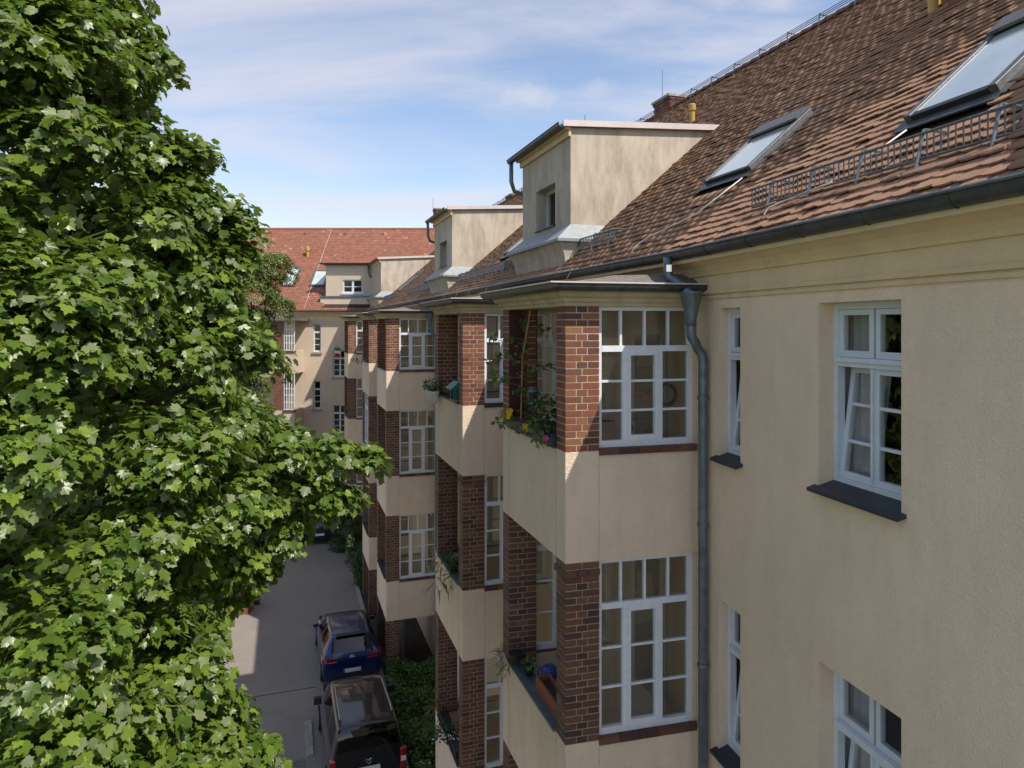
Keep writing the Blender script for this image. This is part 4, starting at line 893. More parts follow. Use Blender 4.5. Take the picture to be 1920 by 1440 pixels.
# balcony bay of the end building, half hidden behind the maple
xb0, xb1 = -16.4, ex(556, 38.2)
def ME(a, b, z): return (xb1 - a, 37.9 + b, z)
for fi, (zt, zb, zh) in enumerate(ZF):
    MB().box(ME, 0, 4.4, 0, .16, zb, zt).box(ME, 0, .16, .16, 1.6, zb, zt - .001).box(ME, .16, 4.4, .16, 1.6, zb + .002, zb + .25).build('balcony_parapet', 'stucco_far', endb)
    MB().box(ME, .62, 1.2, 0, .35, zt, zh).build('brick_pier', 'mortar', endb); nb = MB(); n = int((zh - zt) / .0772)
    for i in range(n):
        off = .13 if i % 2 else 0; x = .615 - off
        while x < 1.2:
            nb.box(ME, max(x, .615), min(x + .24, 1.205), -.006, .2, zt + i * .0772 + .005, zt + (i + 1) * .0772 - .005); x += .255
    nb.build('brickwork', 'brick', endb)['kind'] = 'stuff'
    fr = MB()
    for k in range(5): fr.box(ME, .02 + k * .14, .06 + k * .14, .02, .07, zt + .02, zh)
    for z in (zt + .05, zt + .45, zt + .85, zt + 1.2, zh - .02): fr.box(ME, .06, .62, .025, .065, z - .018, z + .018)
    r_ = fr.build('window', 'white_paint', endb); MB().quad(ME(.02, .045, zt), ME(.62, .045, zt), ME(.62, .045, zh), ME(.02, .045, zh)).build('pane', 'glass_frost', r_)
    MB().box(ME, -.05, .66, -.05, .1, zt - .08, zt + .015).build('sill', 'brick', r_)
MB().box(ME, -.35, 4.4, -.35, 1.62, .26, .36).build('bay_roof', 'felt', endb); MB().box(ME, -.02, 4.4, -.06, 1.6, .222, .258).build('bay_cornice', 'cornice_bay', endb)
rl_ = MB().tube([ME(-.2, -.2, 1.25), ME(4.4, -.2, 1.25)], .025, 6).tube([ME(-.2, -.2, .50), ME(4.4, -.2, .50)], .02, 6).build('terrace_railing', 'galv', endb)
for k in range(36): MB().tube([ME(-.2 + k * .125, -.2, .36), ME(-.2 + k * .125, -.2, 1.25)], .011, 4).build('baluster', 'galv', rl_)

# flag at the end building's window
fl_o = empty('flag', (ex(634), YF - .35, ez(668)), 'small green, white and red flag hanging from a window of the end building', 'flag')
for (mname, y0, y1) in (('flag_green', 651, 656.5), ('flag_white', 656.5, 661.5), ('flag_red', 661.5, 668.5)):
    mb = MB(); n = 8
    for i in range(n):
        f_ = lambda t, yy: (ex(630 + 11 * t), YF - .35 + .05 * math.sin(t * 9 + yy), ez(yy + 1.5 * t))
        mb.quad(f_(i / n, y1), f_((i + 1) / n, y1), f_((i + 1) / n, y0), f_(i / n, y0))
    mb.build('stripe', mname, fl_o)
MB().tube([(ex(629), YF + .05, ez(648)), (ex(642), YF - .5, ez(651))], .015, 5).build('flagpole', 'wood_old', fl_o)

# ------------------------------------------------------------------ foliage helpers
half = [(0.0, 0.0, 0), (0.13, -0.07, .0), (0.44, 0.02, -.03), (0.40, 0.20, .0), (0.60, 0.46, -.06), (0.44, 0.49, -.01), (0.31, 0.53, .01), (0.30, 0.76, -.02), (0.15, 0.78, .0), (0.0, 1.0, -.10)]
rib = [(0, .0, 0), (0, .28, .0), (0, .58, .01)]
LV = [(x, y, z + .16 * abs(x)) for x, y, z in half] + [(-x, y, z + .16 * abs(x)) for x, y, z in half[1:-1]] + [(0, .30, 0)]
LN = len(half); CI = len(LV) - 1
LF = [(CI, i, i + 1) for i in range(LN - 1)] + [(CI, LN - 1, LN + LN - 3)] + [(CI, LN + i + 1, LN + i) for i in range(LN - 3)] + [(CI, LN, 0)]
MAPLE = (np.array(LV) - [0, .0, 0], np.array(LF))
OVAL = (np.array([(0, 0, 0), (.26, .3, .05), (.24, .65, .03), (0, 1, -.06), (-.24, .65, .03), (-.26, .3, .05), (0, .45, -.02)]), np.array([(6, 0, 1), (6, 1, 2), (6, 2, 3), (6, 3, 4), (6, 4, 5), (6, 5, 0)]))
BLADE = (np.array([(-.035, 0, 0), (.035, 0, 0), (.03, .5, .10), (-.03, .5, .10), (0, 1, -.05)]), np.array([(0, 1, 2), (0, 2, 3), (3, 2, 4)]))
def unit(a): return a / np.maximum(np.linalg.norm(a, axis=-1, keepdims=True), 1e-6)
def leaf_arrays(tmpl, pos, nrm, fwd, size):
    f = unit(fwd - nrm * (fwd * nrm).sum(1, keepdims=True)); r_ = np.cross(f, nrm)
    tv = tmpl[0]
    bend = rng.uniform(.6, 1.6, (len(pos), 1, 1))
    return pos[:, None, :] + size[:, None, None] * (tv[None, :, 0:1] * r_[:, None, :] + tv[None, :, 1:2] * f[:, None, :] + bend * tv[None, :, 2:3] * nrm[:, None, :])
def leaf_obj(name, tmpl, V_, mat, parent, kind='stuff'):
    n = len(V_); nv = len(tmpl[0]); F_ = (tmpl[1][None] + (np.arange(n) * nv)[:, None, None]).ravel()
    o = np_mesh(name, V_.reshape(-1, 3), F_, 3, mat, parent, kind); o.data.polygons.foreach_set('use_smooth', np.ones(len(o.data.polygons), bool)); return o

def crown_leaves(lobes, leaf=(.12, .19), pad_r=.36, cover=2.3, inner=220, flip=.10, gap=1.5, tiers=False):
    PO, NO, FO, SO = [], [], [], []
    for (px, py, Y, rp) in lobes:
        c = np.array(at(px, py, Y)); Rr = rp / F_PX * Y
        tocam = -c / np.linalg.norm(c)
        npad = int(max(8, 4 * math.pi * Rr * Rr / (pad_r * pad_r * math.pi) * gap))
        i = np.arange(npad) + .5; ph = np.arccos(1 - 2 * i / npad); th = math.pi * (1 + 5 ** .5) * i + rng.uniform(0, 6)
        o = np.stack([np.sin(ph) * np.cos(th), np.sin(ph) * np.sin(th), np.cos(ph)], 1)
        keep = ((o @ tocam > -.25) | (o[:, 2] > .2) | (o[:, 0] > .35)) & (o[:, 2] > rng.uniform(-.75, -.05, npad))
        for d in o[keep]:
            d = unit(d + rng.normal(0, .12, 3)); pr = pad_r * rng.uniform(.65, 1.35)
            pc = c + d * Rr * rng.uniform(.66, 1.12) * np.array([1, 1, .80])
            g_ = math.sin(2.6 * pc[0] + 1.3 * pc[1]) + math.sin(4.6 * pc[2] + 1.7 * pc[0]) + math.sin(2.3 * pc[1] - 3.1 * pc[2] + 1)
            if tiers and g_ < -.85: continue                                   # hollows between the branch tiers
            nl = int(cover * math.pi * pr * pr / (.55 * np.mean(leaf) ** 2))
            pn = unit(d * .62 + np.array([0, 0, .75]) + rng.normal(0, .12, 3))
            e1 = unit(np.cross(pn, [0.3, .1, 1])); e2 = np.cross(pn, e1)
            rad = np.sqrt(rng.uniform(0, 1, nl)) * pr; an = rng.uniform(0, 2 * math.pi, nl)
            dirs = np.cos(an)[:, None] * e1 + np.sin(an)[:, None] * e2
            p = pc + dirs * rad[:, None] + pn * (rng.normal(0, .05, nl) - .45 * rad ** 2 / pr)[:, None]
            PO.append(p); nn_ = unit(pn + dirs * .35 + rng.normal(0, .30, (nl, 3)))
            fl = rng.uniform(0, 1, nl) < flip * (2.2 if d[0] > .5 else .6); nn_[fl] = unit(-nn_[fl] + rng.normal(0, .3, (fl.sum(), 3)) + [0, 0, .2])
            NO.append(nn_); FO.append(d * .7 + dirs * .8 + np.array([0, 0, -.55]) + rng.normal(0, .35, (nl, 3))); SO.append(rng.uniform(leaf[0], leaf[1], nl))
        ni = int(inner * max(1, Rr * Rr)); q = unit(rng.normal(0, 1, (ni, 3))) * (rng.uniform(0, 1, (ni, 1)) ** .5) * Rr * .62
        PO.append(c + q); NO.append(unit(rng.normal(0, .6, (ni, 3)) + [0, 0, .9])); FO.append(rng.normal(0, 1, (ni, 3)) + [0, 0, -.4]); SO.append(rng.uniform(leaf[0], leaf[1] * 1.15, ni))
    return np.concatenate(PO), np.concatenate(NO), np.concatenate(FO), np.concatenate(SO)

# ------------------------------------------------------------------ the maple beside the street
maple = empty('maple_tree', (-6.6, 8.6, GZ), 'big leafy maple tree with lobed green leaves overhanging the street', 'tree')
LOBES = [(-60, -120, 6.4, 200), (110, -70, 7.2, 150), (185, 60, 7.3, 95), (285, 118, 7.4, 55), (110, 120, 6.6, 140), (-40, 130, 6.0, 160), (230, 215, 7.2, 95), (285, 290, 7.4, 80), (375, 305, 7.6, 42),
         (120, 300, 6.4, 150), (340, 385, 7.6, 85), (425, 425, 7.9, 62), (230, 430, 6.9, 120), (40, 440, 5.9, 175), (450, 485, 8.0, 48), (350, 530, 7.5, 100), (180, 560, 6.4, 140), (10, 600, 5.6, 160),
         (400, 640, 7.6, 80), (300, 680, 6.9, 120), (480, 670, 7.8, 40), (120, 720, 5.9, 160), (400, 800, 7.4, 90), (520, 835, 7.9, 62), (610, 855, 8.4, 50), (685, 862, 8.7, 28), (640, 930, 8.5, 32),
         (280, 850, 6.5, 130), (60, 880, 5.4, 160), (540, 925, 8.1, 62), (590, 938, 8.3, 36), (545, 975, 8.3, 30), (420, 940, 7.3, 100), (250, 1000, 6.2, 125), (370, 1050, 7.4, 90), (470, 1050, 8.2, 50), (60, 1060, 5.3, 140), (500, 1000, 8.4, 38), (500, 1065, 8.6, 42), (455, 1105, 8.1, 48), (415, 1090, 7.8, 60),
         (345, 1200, 7.2, 58), (220, 1180, 6.6, 100), (320, 1290, 6.6, 90), (400, 1330, 6.8, 55), (90, 1240, 5.2, 140), (220, 1340, 5.9, 120), (420, 1420, 6.9, 70), (300, 1450, 6.2, 120), (90, 1430, 5.0, 160), (475, 1425, 7.0, 38), (460, 1490, 7.0, 65), (200, 1600, 5.6, 210),
         (-140, 560, 7.6, 150), (-150, 1040, 7.0, 150), (-160, 80, 7.6, 160), (-260, 300, 6.6, 260), (-280, 800, 6.2, 280), (-260, 1250, 5.9, 260)]
# the crown's far side, away from the street's end of the picture
LOBES_BACK = [(130, 150, 11, 120), (200, 330, 11, 140), (280, 480, 11.5, 140), (120, 480, 12.5, 150), (300, 640, 11, 140), (180, 760, 12, 160), (330, 800, 11, 130), (260, 960, 11, 150), (80, 200, 13, 150), (300, 1080, 10.5, 120), (60, 620, 13, 170), (60, 900, 12, 170), (220, 1200, 10, 140)]
_a = crown_leaves(LOBES, (.062, .128), .22, 1.75, 260, gap=1.2, tiers=True); _b = crown_leaves(LOBES_BACK, (.15, .22), .5, 1.7, 60)
PO, NO, FO, SO = [np.concatenate([x, y]) for x, y in zip(_a, _b)]
VL = leaf_arrays(MAPLE, PO, NO, FO, SO)
pxl = CX + F_PX * PO[:, 0] / PO[:, 1]; pyl = HY - F_PX * PO[:, 2] / PO[:, 1]
inn = (pxl > 15) & (pxl < 700) & (pyl > 15) & (pyl < 1425)
# of the leaves in view, the nearest along each line of sight show whole; the largest of those are parts of their own
cell = (pxl // 26).astype(int) * 1000 + (pyl // 26).astype(int)
dist = np.where(inn, np.linalg.norm(PO, axis=1), 1e9); od = np.argsort(dist); seen = set(); front = []
for i in od:
    if dist[i] > 1e8: break
    if cell[i] in seen: continue
    seen.add(cell[i]); front.append(i)
front = sorted(front, key=lambda i: -SO[i] / dist[i])[:300]; msk = np.ones(len(PO), bool); msk[front] = False
crown = leaf_obj('crown', MAPLE, VL[msk], 'maple_leaf', maple)

bm_ = np.array(WORLD[maple.name])
for i in front:
    me = bpy.data.meshes.new('leaf'); me.from_pydata([tuple(p) for p in VL[i] - PO[i]], [], [tuple(f) for f in LF]); me.materials.append(MATS['maple_leaf']); me.polygons.foreach_set('use_smooth', [True] * len(LF))
    ob = bpy.data.objects.new('leaf', me); COL.objects.link(ob); ob.parent = maple; ob.location = PO[i] - bm_
tr = Vector((-6.6, 8.6, GZ)); fork = Vector((-6.5, 8.5, -6.2)); top_ = Vector((-6.6, 8.2, 5.5))
MB().tube([tr, tr + Vector((.05, 0, 1.2)), fork, Vector((-6.7, 8.5, -2)), Vector((-6.5, 8.3, 2)), top_], [.42, .32, .27, .21, .13, .04], 12).build('trunk', 'bark', maple, smooth=True)
for k, l in enumerate(LOBES):
    c = Vector(at(l[0], l[1], l[2])); zz = min(max(c.z - 1.2 - .25 * (c - tr).length * .3, -7.5), 4.5); t = Vector((-6.6, 8.4, zz)); m_ = t.lerp(c, .55) + Vector((0, 0, .25))
    MB().tube([t, m_, c], [.085, .05, .012], 7).build('branch', 'bark', maple, smooth=True)
    for q in range(3):
        d = Vector(rng.normal(0, 1, 3)); d.z = abs(d.z) * .3; Rr = l[3] / F_PX * l[2]
        MB().tube([c - (c - m_) * .3, c + d.normalized() * Rr * .8], [.018, .006], 5).build('twig', 'stem', maple)
for (px, py, Y) in ((292, 1085, 6.0), (232, 1095, 6.2), (655, 1000, 8.2), (120, 420, 5.8)):
    p = np.array(at(px, py, Y)); n = 60; q = p + np.stack([rng.normal(0, .018, n), rng.normal(0, .018, n), -rng.uniform(0, .17, n)], 1)
    o = leaf_obj('seed_cluster', OVAL, leaf_arrays(OVAL, q, unit(rng.normal(0, 1, (n, 3))), rng.normal(0, 1, (n, 3)), rng.uniform(.018, .03, n)), 'yellow_leaf', maple, None)

def tree(name, label, base, lobes, leaf, pad, mat, cat='tree', cover=2.0, inner=120, group=None, trunk_r=.16):
    root = empty(name, base, label, cat, group)
    a = crown_leaves(lobes, leaf, pad, cover, inner, .05); leaf_obj('crown' if cat == 'tree' else 'foliage', OVAL, leaf_arrays(OVAL, *a[:3], a[3]), mat, root)
    b = Vector(base); cs = [Vector(at(l[0], l[1], l[2])) for l in lobes]; tp = sum(cs, Vector()) / len(cs)
    MB().tube([b, b.lerp(Vector((b.x, b.y, tp.z)), .6), tp], [trunk_r, trunk_r * .8, trunk_r * .3], 8).build('trunk' if cat == 'tree' else 'stem', 'bark', root, smooth=True)
    for c in cs: MB().tube([Vector((b.x, b.y, (b.z + c.z * 2) / 3)), c], [trunk_r * .4, .01], 6).build('branch', 'bark', root)
    return root
gx = at(480, 600, 27)
tree('small_tree', 'yellow green tree with fine foliage in front of the end building', (gx[0], gx[1], GZ), [(505, 505, 27, 42), (520, 575, 27, 30), (470, 545, 27, 60), (440, 620, 27, 70), (420, 500, 27.5, 60), (400, 720, 27, 90)], (.06, .10), .30, 'yellow_leaf')
gx = at(478, 760, 34.5)
tree('garden_bush', 'olive green bush growing below the end building balcony', (gx[0], gx[1], GZ), [(480, 725, 34.5, 26), (470, 770, 34.5, 40), (490, 830, 34.5, 40), (470, 900, 34.5, 50)], (.07, .12), .3, 'yellow_leaf', 'bush', trunk_r=.08)
for i, (T, e, h, lab) in enumerate(((29.6, 3.3, 1.5, 'dark green shrub growing at the foot of the bays, nearer the blue hatchback'), (32.4, 3.2, 2.2, 'tall dark green shrub at the foot of the bays, beside the far dark car'), (34.4, 2.9, 1.9, 'dark green shrub at the corner below the last bay'))):
    b = PF(T, e, GZ + .05); lb = []
    for k in range(4):
        x, y = proj((b[0] + random.uniform(-.4, .4), b[1] + random.uniform(-.4, .4), GZ + .5 + h * .25 * k)); lb.append((x, y, b[1], (.62 - .09 * k) * F_PX / b[1]))
    tree('shrub', lab, b, lb, (.07, .11), .26, 'dark_leaf', 'shrub', 2.4, 200, 'shrubs along the house front', .04)

# low plants filling the beds between the bays
def bed(name, T0, T1, e0, e1, n, hmax, mat, size, label, fl=None):
    t = rng.uniform(T0, T1, n); e = rng.uniform(e0, e1, n); hh = (.35 + .65 * (np.sin(t * 2.1) * np.cos(e * 3.3 + t) * .5 + .5)) * hmax
    z = GZ + .06 + hh * np.sqrt(rng.uniform(0.02, 1, n)); xy = t[:, None] * U + e[:, None] * V
    pos = np.concatenate([xy, z[:, None]], 1); nr = unit(rng.normal(0, .5, (n, 3)) + [0, 0, 1]); fw = rng.normal(0, 1, (n, 3)) + [0, 0, -.2]
    o = leaf_obj(name, OVAL, leaf_arrays(OVAL, pos, nr, fw, rng.uniform(size[0], size[1], n)), mat, None, 'stuff'); o['label'] = label; o['category'] = 'plants'; return o
bed('ground_cover', 14.3, 21.4, 2.92, 4.6, 15000, .75, 'ground_leaf', (.06, .13), 'dense green ground cover plants in the bed beside the parked van')
bed('ground_cover', 28.6, 35.8, 2.92, 4.6, 6000, .5, 'dark_leaf', (.06, .12), 'dark green ground cover plants in the bed past the blue hatchback')
bed('ground_cover', 9.5, 11.7, 2.95, 4.6, 3000, .5, 'ground_leaf', (.06, .12), 'green ground cover between the two nearest bays')
for k in range(26):
    T = 14.6 + random.random() * 2.2; e = 3.0 + random.random() * .8; p = PF(T, e, GZ + .62 + random.random() * .2)
    mb = MB(); r_ = .022
    for q in range(5): a = q * 1.2566; mb.add([p, (p[0] + r_ * math.cos(a - .4), p[1] + r_ * math.sin(a - .4), p[2] + .008), (p[0] + 1.6 * r_ * math.cos(a), p[1] + 1.6 * r_ * math.sin(a), p[2]), (p[0] + r_ * math.cos(a + .4), p[1] + r_ * math.sin(a + .4), p[2] + .008)], [(0, 1, 2, 3)])
    tag(mb.build('blossom', 'petal_white'), 'small white blossom in the ground cover beside the parked van', 'blossom', 'white blossoms in the bed')

# ------------------------------------------------------------------ parked cars
def crom(P, n):
    P = np.array(P, float); k = len(P); u = np.linspace(0, k - 1, n); i = np.clip(u.astype(int), 0, k - 2); t = (u - i)[:, None]
    sh = P.shape; P2 = P.reshape(k, -1); g = lambda j: P2[np.clip(j, 0, k - 1)]
    p0, p1, p2, p3 = g(i - 1), g(i), g(i + 1), g(i + 2)
    m1, m2 = (p2 - p0) * .38, (p3 - p1) * .38
    r_ = (2 * t ** 3 - 3 * t ** 2 + 1) * p1 + (t ** 3 - 2 * t ** 2 + t) * m1 + (-2 * t ** 3 + 3 * t ** 2) * p2 + (t ** 3 - t ** 2) * m2
    return r_.reshape((n,) + sh[1:]), u
def car(name, label, T0, e0, yaw, st, paintm, rear_y, side_spans, shield_y, wheels, wr_):
    root = empty(name, PF(T0, e0, GZ), label, 'car'); cy, sy = math.cos(yaw), math.sin(yaw)
    def P(x, y, z): return PF(T0 + y * cy - x * sy, e0 + x * cy + y * sy, GZ + z)
    secs = []
    for (y, zb, w_, belt, wr, zr) in st:
        h = belt - zb
        secs.append([(0, y, zb), (.78 * w_, y, zb), (.95 * w_, y, zb + .10), (w_, y, zb + .38 * h), (.99 * w_, y, zb + .72 * h), (.945 * w_, y, belt), (wr + (.945 * w_ - wr) * .5, y, belt + (zr - belt) * .5), (wr, y, zr - .055), (wr * .86, y, zr - .012), (wr * .5, y, zr), (0, y, zr + .006)])
    S, us = crom(secs, 96); S2 = np.stack([crom(s, 41)[0] for s in S]); uv = np.linspace(0, 10, 41)
    body = MB(); glass = {}
    for side in (1, -1):
        G = S2.copy(); G[:, :, 0] *= side
        vid = {}
        for i in range(95):
            for j in range(40):
                v = (uv[j] + uv[j + 1]) / 2; yc = G[i, j, 1]
                key = None
                if 5.25 < v < 6.85:
                    for k, (a, b) in enumerate(side_spans):
                        if a < yc < b: key = ('side_window', side, k)
                if v > 7.35 and rear_y[0] < yc < rear_y[1] and abs(G[i, j, 0]) < wr_: key = ('rear_window', 0, 0)
                if v > 7.2 and shield_y[0] < yc < shield_y[1]: key = ('windscreen', 0, 0)
                q = [P(*G[i, j]), P(*G[i + 1, j]), P(*G[i + 1, j + 1]), P(*G[i, j + 1])]
                if side < 0: q = q[::-1]
                (body if key is None else glass.setdefault(key, MB())).quad(*q)
        if True:
            pts = [P(*G[0, j]) for j in range(41)]; body.add(pts, [tuple(range(41)) if side < 0 else tuple(reversed(range(41)))])
    def weld(o):
        import bmesh
        b = bmesh.new(); b.from_mesh(o.data); bmesh.ops.remove_doubles(b, verts=b.verts, dist=.0004); bmesh.ops.recalc_face_normals(b, faces=b.faces); b.to_mesh(o.data); b.free()
        o.data.polygons.foreach_set('use_smooth', [True] * len(o.data.polygons)); o.data.update(); return o
    weld(body.build('body', paintm, root))
    for k, mb in glass.items(): weld(mb.build(k[0], 'glass_car', root))
    # dark cabin filling so the tinted glass has something behind it
    mb = MB(); z0, z1 = .45, 1.05; mb.box(P, -.6, .6, .35, shield_y[1] - .3, z0, z1); mb.build('cabin', 'black_plastic', root)
    for (x, y) in wheels:
        c = P(x, y, .31); ax = np.array(P(x + math.copysign(.1, x), y, .31)) - np.array(c); ax = ax / np.linalg.norm(ax)
        tw = MB().tube([Vector(c) - Vector(ax) * .10, Vector(c) + Vector(ax) * .10], .31, 22).build('wheel', 'black_rubber', root)
        MB().tube([Vector(c) + Vector(ax) * .1005, Vector(c) + Vector(ax) * .108], .21, 16).build('rim', 'alloy', tw)
    return root, P
hatch = [(0, .30, .74, .60, .62, .66), (.02, .24, .84, .76, .66, .86), (.07, .22, .87, .93, .67, .99), (.16, .21, .88, .97, .635, 1.08), (.44, .20, .88, .98, .585, 1.36), (.66, .19, .885, .975, .585, 1.43), (1.3, .19, .885, .96, .60, 1.455), (2.0, .19, .885, .94, .59, 1.42), (2.45, .19, .885, .93, .585, 1.28), (2.95, .19, .88, .92, .66, .99), (3.2, .20, .87, .87, .68, .93), (3.75, .22, .83, .74, .6, .80), (4.0, .28, .68, .58, .5, .62)]
van = [(0, .32, .80, .62, .70, .70), (.015, .26, .86, .90, .72, .98), (.04, .24, .87, 1.06, .72, 1.22), (.08, .23, .875, 1.08, .70, 1.56), (.17, .22, .875, 1.08, .68, 1.76), (.40, .21, .875, 1.08, .675, 1.80), (1.2, .21, .875, 1.07, .675, 1.815), (2.2, .21, .875, 1.05, .66, 1.79), (2.75, .21, .875, 1.03, .64, 1.62), (3.3, .21, .87, 1.0, .70, 1.12), (3.6, .22, .86, .95, .70, 1.02), (4.15, .24, .82, .82, .6, .88), (4.36, .30, .66, .62, .5, .66)]
def plate(root, P, y, z, tilt=0):
    p = MB().box(P, -.26, .26, y - .012, y, z - .055, z + .055).build('number_plate', 'plate_white', root); MB().box(P, -.26, -.215, y - .015, y - .0125, z - .052, z + .052).build('band', 'plate_blue', p)
# blue hatchback
c1 = ground_at(660, 1284); T1c = np.array(c1[:2]) @ U
blue, P = car('blue_hatchback', 'dark blue hatchback car parked in front of the black van', T1c - .1, 1.92, R(-1), hatch, 'paint_blue', (.10, .46), ((.55, 1.35), (1.42, 2.42)), (2.25, 2.95), ((.80, .72), (-.80, .72), (.80, 3.22), (-.80, 3.22)), 9)
plate(blue, P, -.012, .52)
for s in (-1, 1):
    MB().add([P(s * x, y, z) for z in (.80, .92) for x, y in ((.46, .012), (.74, .018), (.892, .10), (.895, .34), (.80, .34), (.46, .2))], [(0, 1, 7, 6), (1, 2, 8, 7), (2, 3, 9, 8), (3, 4, 10, 9), (5, 0, 6, 11), tuple(range(6)), tuple(range(11, 5, -1))]).build('tail_light', 'tail_red', blue, bevel=.012)
    MB().box(P, s * .93 - .09, s * .93 + .09, 2.42, 2.52, .93, 1.05).build('mirror', 'paint_blue', blue, bevel=.02)
MB().box(P, -.52, .52, -.02, .02, .30, .44).build('bumper_insert', 'black_plastic', blue, bevel=.01); MB().box(P, -.44, .44, .36, .56, 1.405, 1.43).build('spoiler', 'black_plastic', blue, bevel=.008)
MB().tube([P(0, .12, 1.03), P(.30, .20, 1.10)], .012, 5).build('wiper', 'black_rubber', blue)
n = 20; cE = P(0, -.002, .885)
MB().tube([P(.062 * math.cos(t * 2 * math.pi / n), .035 - .01 * math.sin(t * 2 * math.pi / n) * 0, .885 + .062 * math.sin(t * 2 * math.pi / n)) for t in range(n + 1)], .009, 6).tube([P(-.085, .03, .875), P(.015, .03, .895), P(-.015, .03, .875), P(.085, .03, .895)], .008, 5).build('emblem', 'chrome', blue)
# black van
c2 = ground_at(690, 1480); T2c = np.array(c2[:2]) @ U
vanr, P = car('black_van', 'black boxy van with roof bars parked at the kerb beside the green bed', 15.9, 1.80, R(-1), van, 'paint_black', (.045, .155), ((.35, 1.2), (1.28, 2.05), (2.12, 2.75)), (2.6, 3.35), ((.80, .72), (-.80, .72), (.80, 3.45), (-.80, 3.45)), 9)
plate(vanr, P, -.012, .86)
for s in (-1, 1):
    MB().box(P, s * .80 - .075, s * .80 + .075, -.02, .10, .70, 1.18).build('tail_light', 'tail_red', vanr, bevel=.03); MB().box(P, s * .80 - .06, s * .80 + .06, -.028, -.021, .88, 1.00).build('reversing_lamp', 'tail_clear', vanr, bevel=.003)
    MB().box(P, s * .96 - .10, s * .96 + .10, 2.72, 2.84, 1.05, 1.24).build('mirror', 'black_plastic', vanr, bevel=.02)
    MB().tube([P(s * .60, .45, 1.83), P(s * .60, .6, 1.87), P(s * .59, 2.0, 1.86), P(s * .585, 2.2, 1.81)], .018, 7).build('roof_rail', 'alloy', vanr, smooth=True)
MB().box(P, -.70, .70, -.05, .03, .36, .56).build('bumper', 'black_plastic', vanr, bevel=.02); MB().tube([P(0, .02, 1.20), P(.4, .06, 1.30)], .012, 5).build('wiper', 'black_rubber', vanr)
MB().box(P, -.004, .004, -.006, .03, .60, 1.5).build('door_gap', 'black_rubber', vanr)
MB().tube([P(-.06, -.012, 1.09), P(-.05, -.012, 1.02), P(0, -.012, .97), P(.05, -.012, 1.02), P(.06, -.012, 1.09)], .012, 5).tube([P(-.06, -.012, 1.09), P(0, -.012, 1.045), P(.06, -.012, 1.09)], .010, 5).build('emblem', 'chrome', vanr)
# dark car at the far end
c3 = ground_at(598, 1022); T3c = np.array(c3[:2]) @ U
navy, P = car('dark_saloon', 'very dark car parked far down the street under the maple branch', T3c, np.array(c3[:2]) @ V, R(0), hatch, 'paint_navy', (.10, .46), ((.55, 1.35), (1.42, 2.42)), (2.25, 2.95), ((.80, .72), (-.80, .72), (.80, 3.22), (-.80, 3.22)), 9)
plate(navy, P, -.012, .52)
for s in (-1, 1): MB().add([P(s * .40, .045, .845), P(s * .86, .10, .86), P(s * .885, .30, .93), P(s * .86, .16, .98), P(s * .42, .055, .92)], [(0, 1, 3, 4), (1, 2, 3)]).build('tail_light', 'tail_red', navy)

# orange bin glimpsed through the maple
b = ground_at(446, 1146)
bn = empty('street_bin', b, 'orange bin with brown side panel glimpsed behind the maple leaves', 'bin')
Pb = lambda x, y, z: (b[0] + x, b[1] + y, b[2] + z)
MB().add([Pb(x * k, y * k, z) for z, k in ((.1, .8), (1.0, 1)) for x, y in ((-.32, -.32), (.05, -.32), (.05, .32), (-.32, .32))], [(0, 1, 5, 4), (1, 2, 6, 5), (2, 3, 7, 6), (3, 0, 4, 7)]).build('body', 'orange_plastic', bn); MB().box(Pb, -.35, .08, -.36, .36, 1.0, 1.07).build('lid', 'orange_plastic', bn, bevel=.02); MB().box(Pb, .12, .5, -.3, .3, 0, .9).build('side_box', 'terracotta', bn, bevel=.01); MB().box(Pb, -.25, 0, -.25, .25, 0, .1).build('base', 'black_rubber', bn)

# ------------------------------------------------------------------ things on the balconies
def cluster(parent, name, c, rad, n, size, mat, tmpl=OVAL, up=.6, down=-.2):
    q = unit(rng.normal(0, 1, (n, 3))) * (rng.uniform(0, 1, (n, 1)) ** .4) * np.array(rad)
    return leaf_obj(name, tmpl, leaf_arrays(tmpl, np.array(c) + q, unit(q * .6 / max(rad) + rng.normal(0, .5, (n, 3)) + [0, 0, up]), q / max(rad) + rng.normal(0, .6, (n, 3)) + [0, 0, down], rng.uniform(size[0], size[1], n)), mat, parent, 'stuff')
def M1(a, b, z): return PF(BAYS[0] + a, E_BAY + b, z)
def M2(a, b, z): return PF(BAYS[1] + a, E_BAY + b, z)
z0 = ZF[0][0]
pb = empty('balcony_planter', M1(1.2, .02, z0), 'long dark planter on the top balcony ledge of the bay by the downpipe', 'planter')
MB().box(M1, .30, BL - .32, -.06, .12, z0 + .03, z0 + .15).build('trough', 'sill_metal', pb, bevel=.008); MB().box(M1, .32, BL - .34, -.04, .10, z0 + .145, z0 + .155).build('soil', 'soil', pb)
vine = empty('climbing_plant', M1(1.62, .03, z0 + .15), 'tall spindly leafy plant tied to a cane on the top balcony', 'plant')
MB().tube([M1(1.62, .03, z0 + .15), M1(1.58, .04, z0 + 1.0), M1(1.30, .05, z0 + 1.62)], .010, 6).build('cane', 'stem_tan', vine)
for k in range(13):
    s = k / 12; c = np.array(M1(1.62 - .12 * s, .02, z0 + .2 + 1.25 * s)); off = rng.normal(0, .5, 3) * np.array([.32, .28, .10]); cluster(vine, 'foliage', c + off, (.15, .15, .06), 20, (.05, .10), 'ground_leaf')
    MB().tube([c, c + off], .004, 4).build('stem', 'stem', vine)
for k in range(3): off = np.array(M1(1.95 + .13 * k, -.16, z0 + 1.02 - .06 * k)); cluster(vine, 'foliage', off, (.14, .14, .07), 14, (.05, .09), 'yellow_leaf')
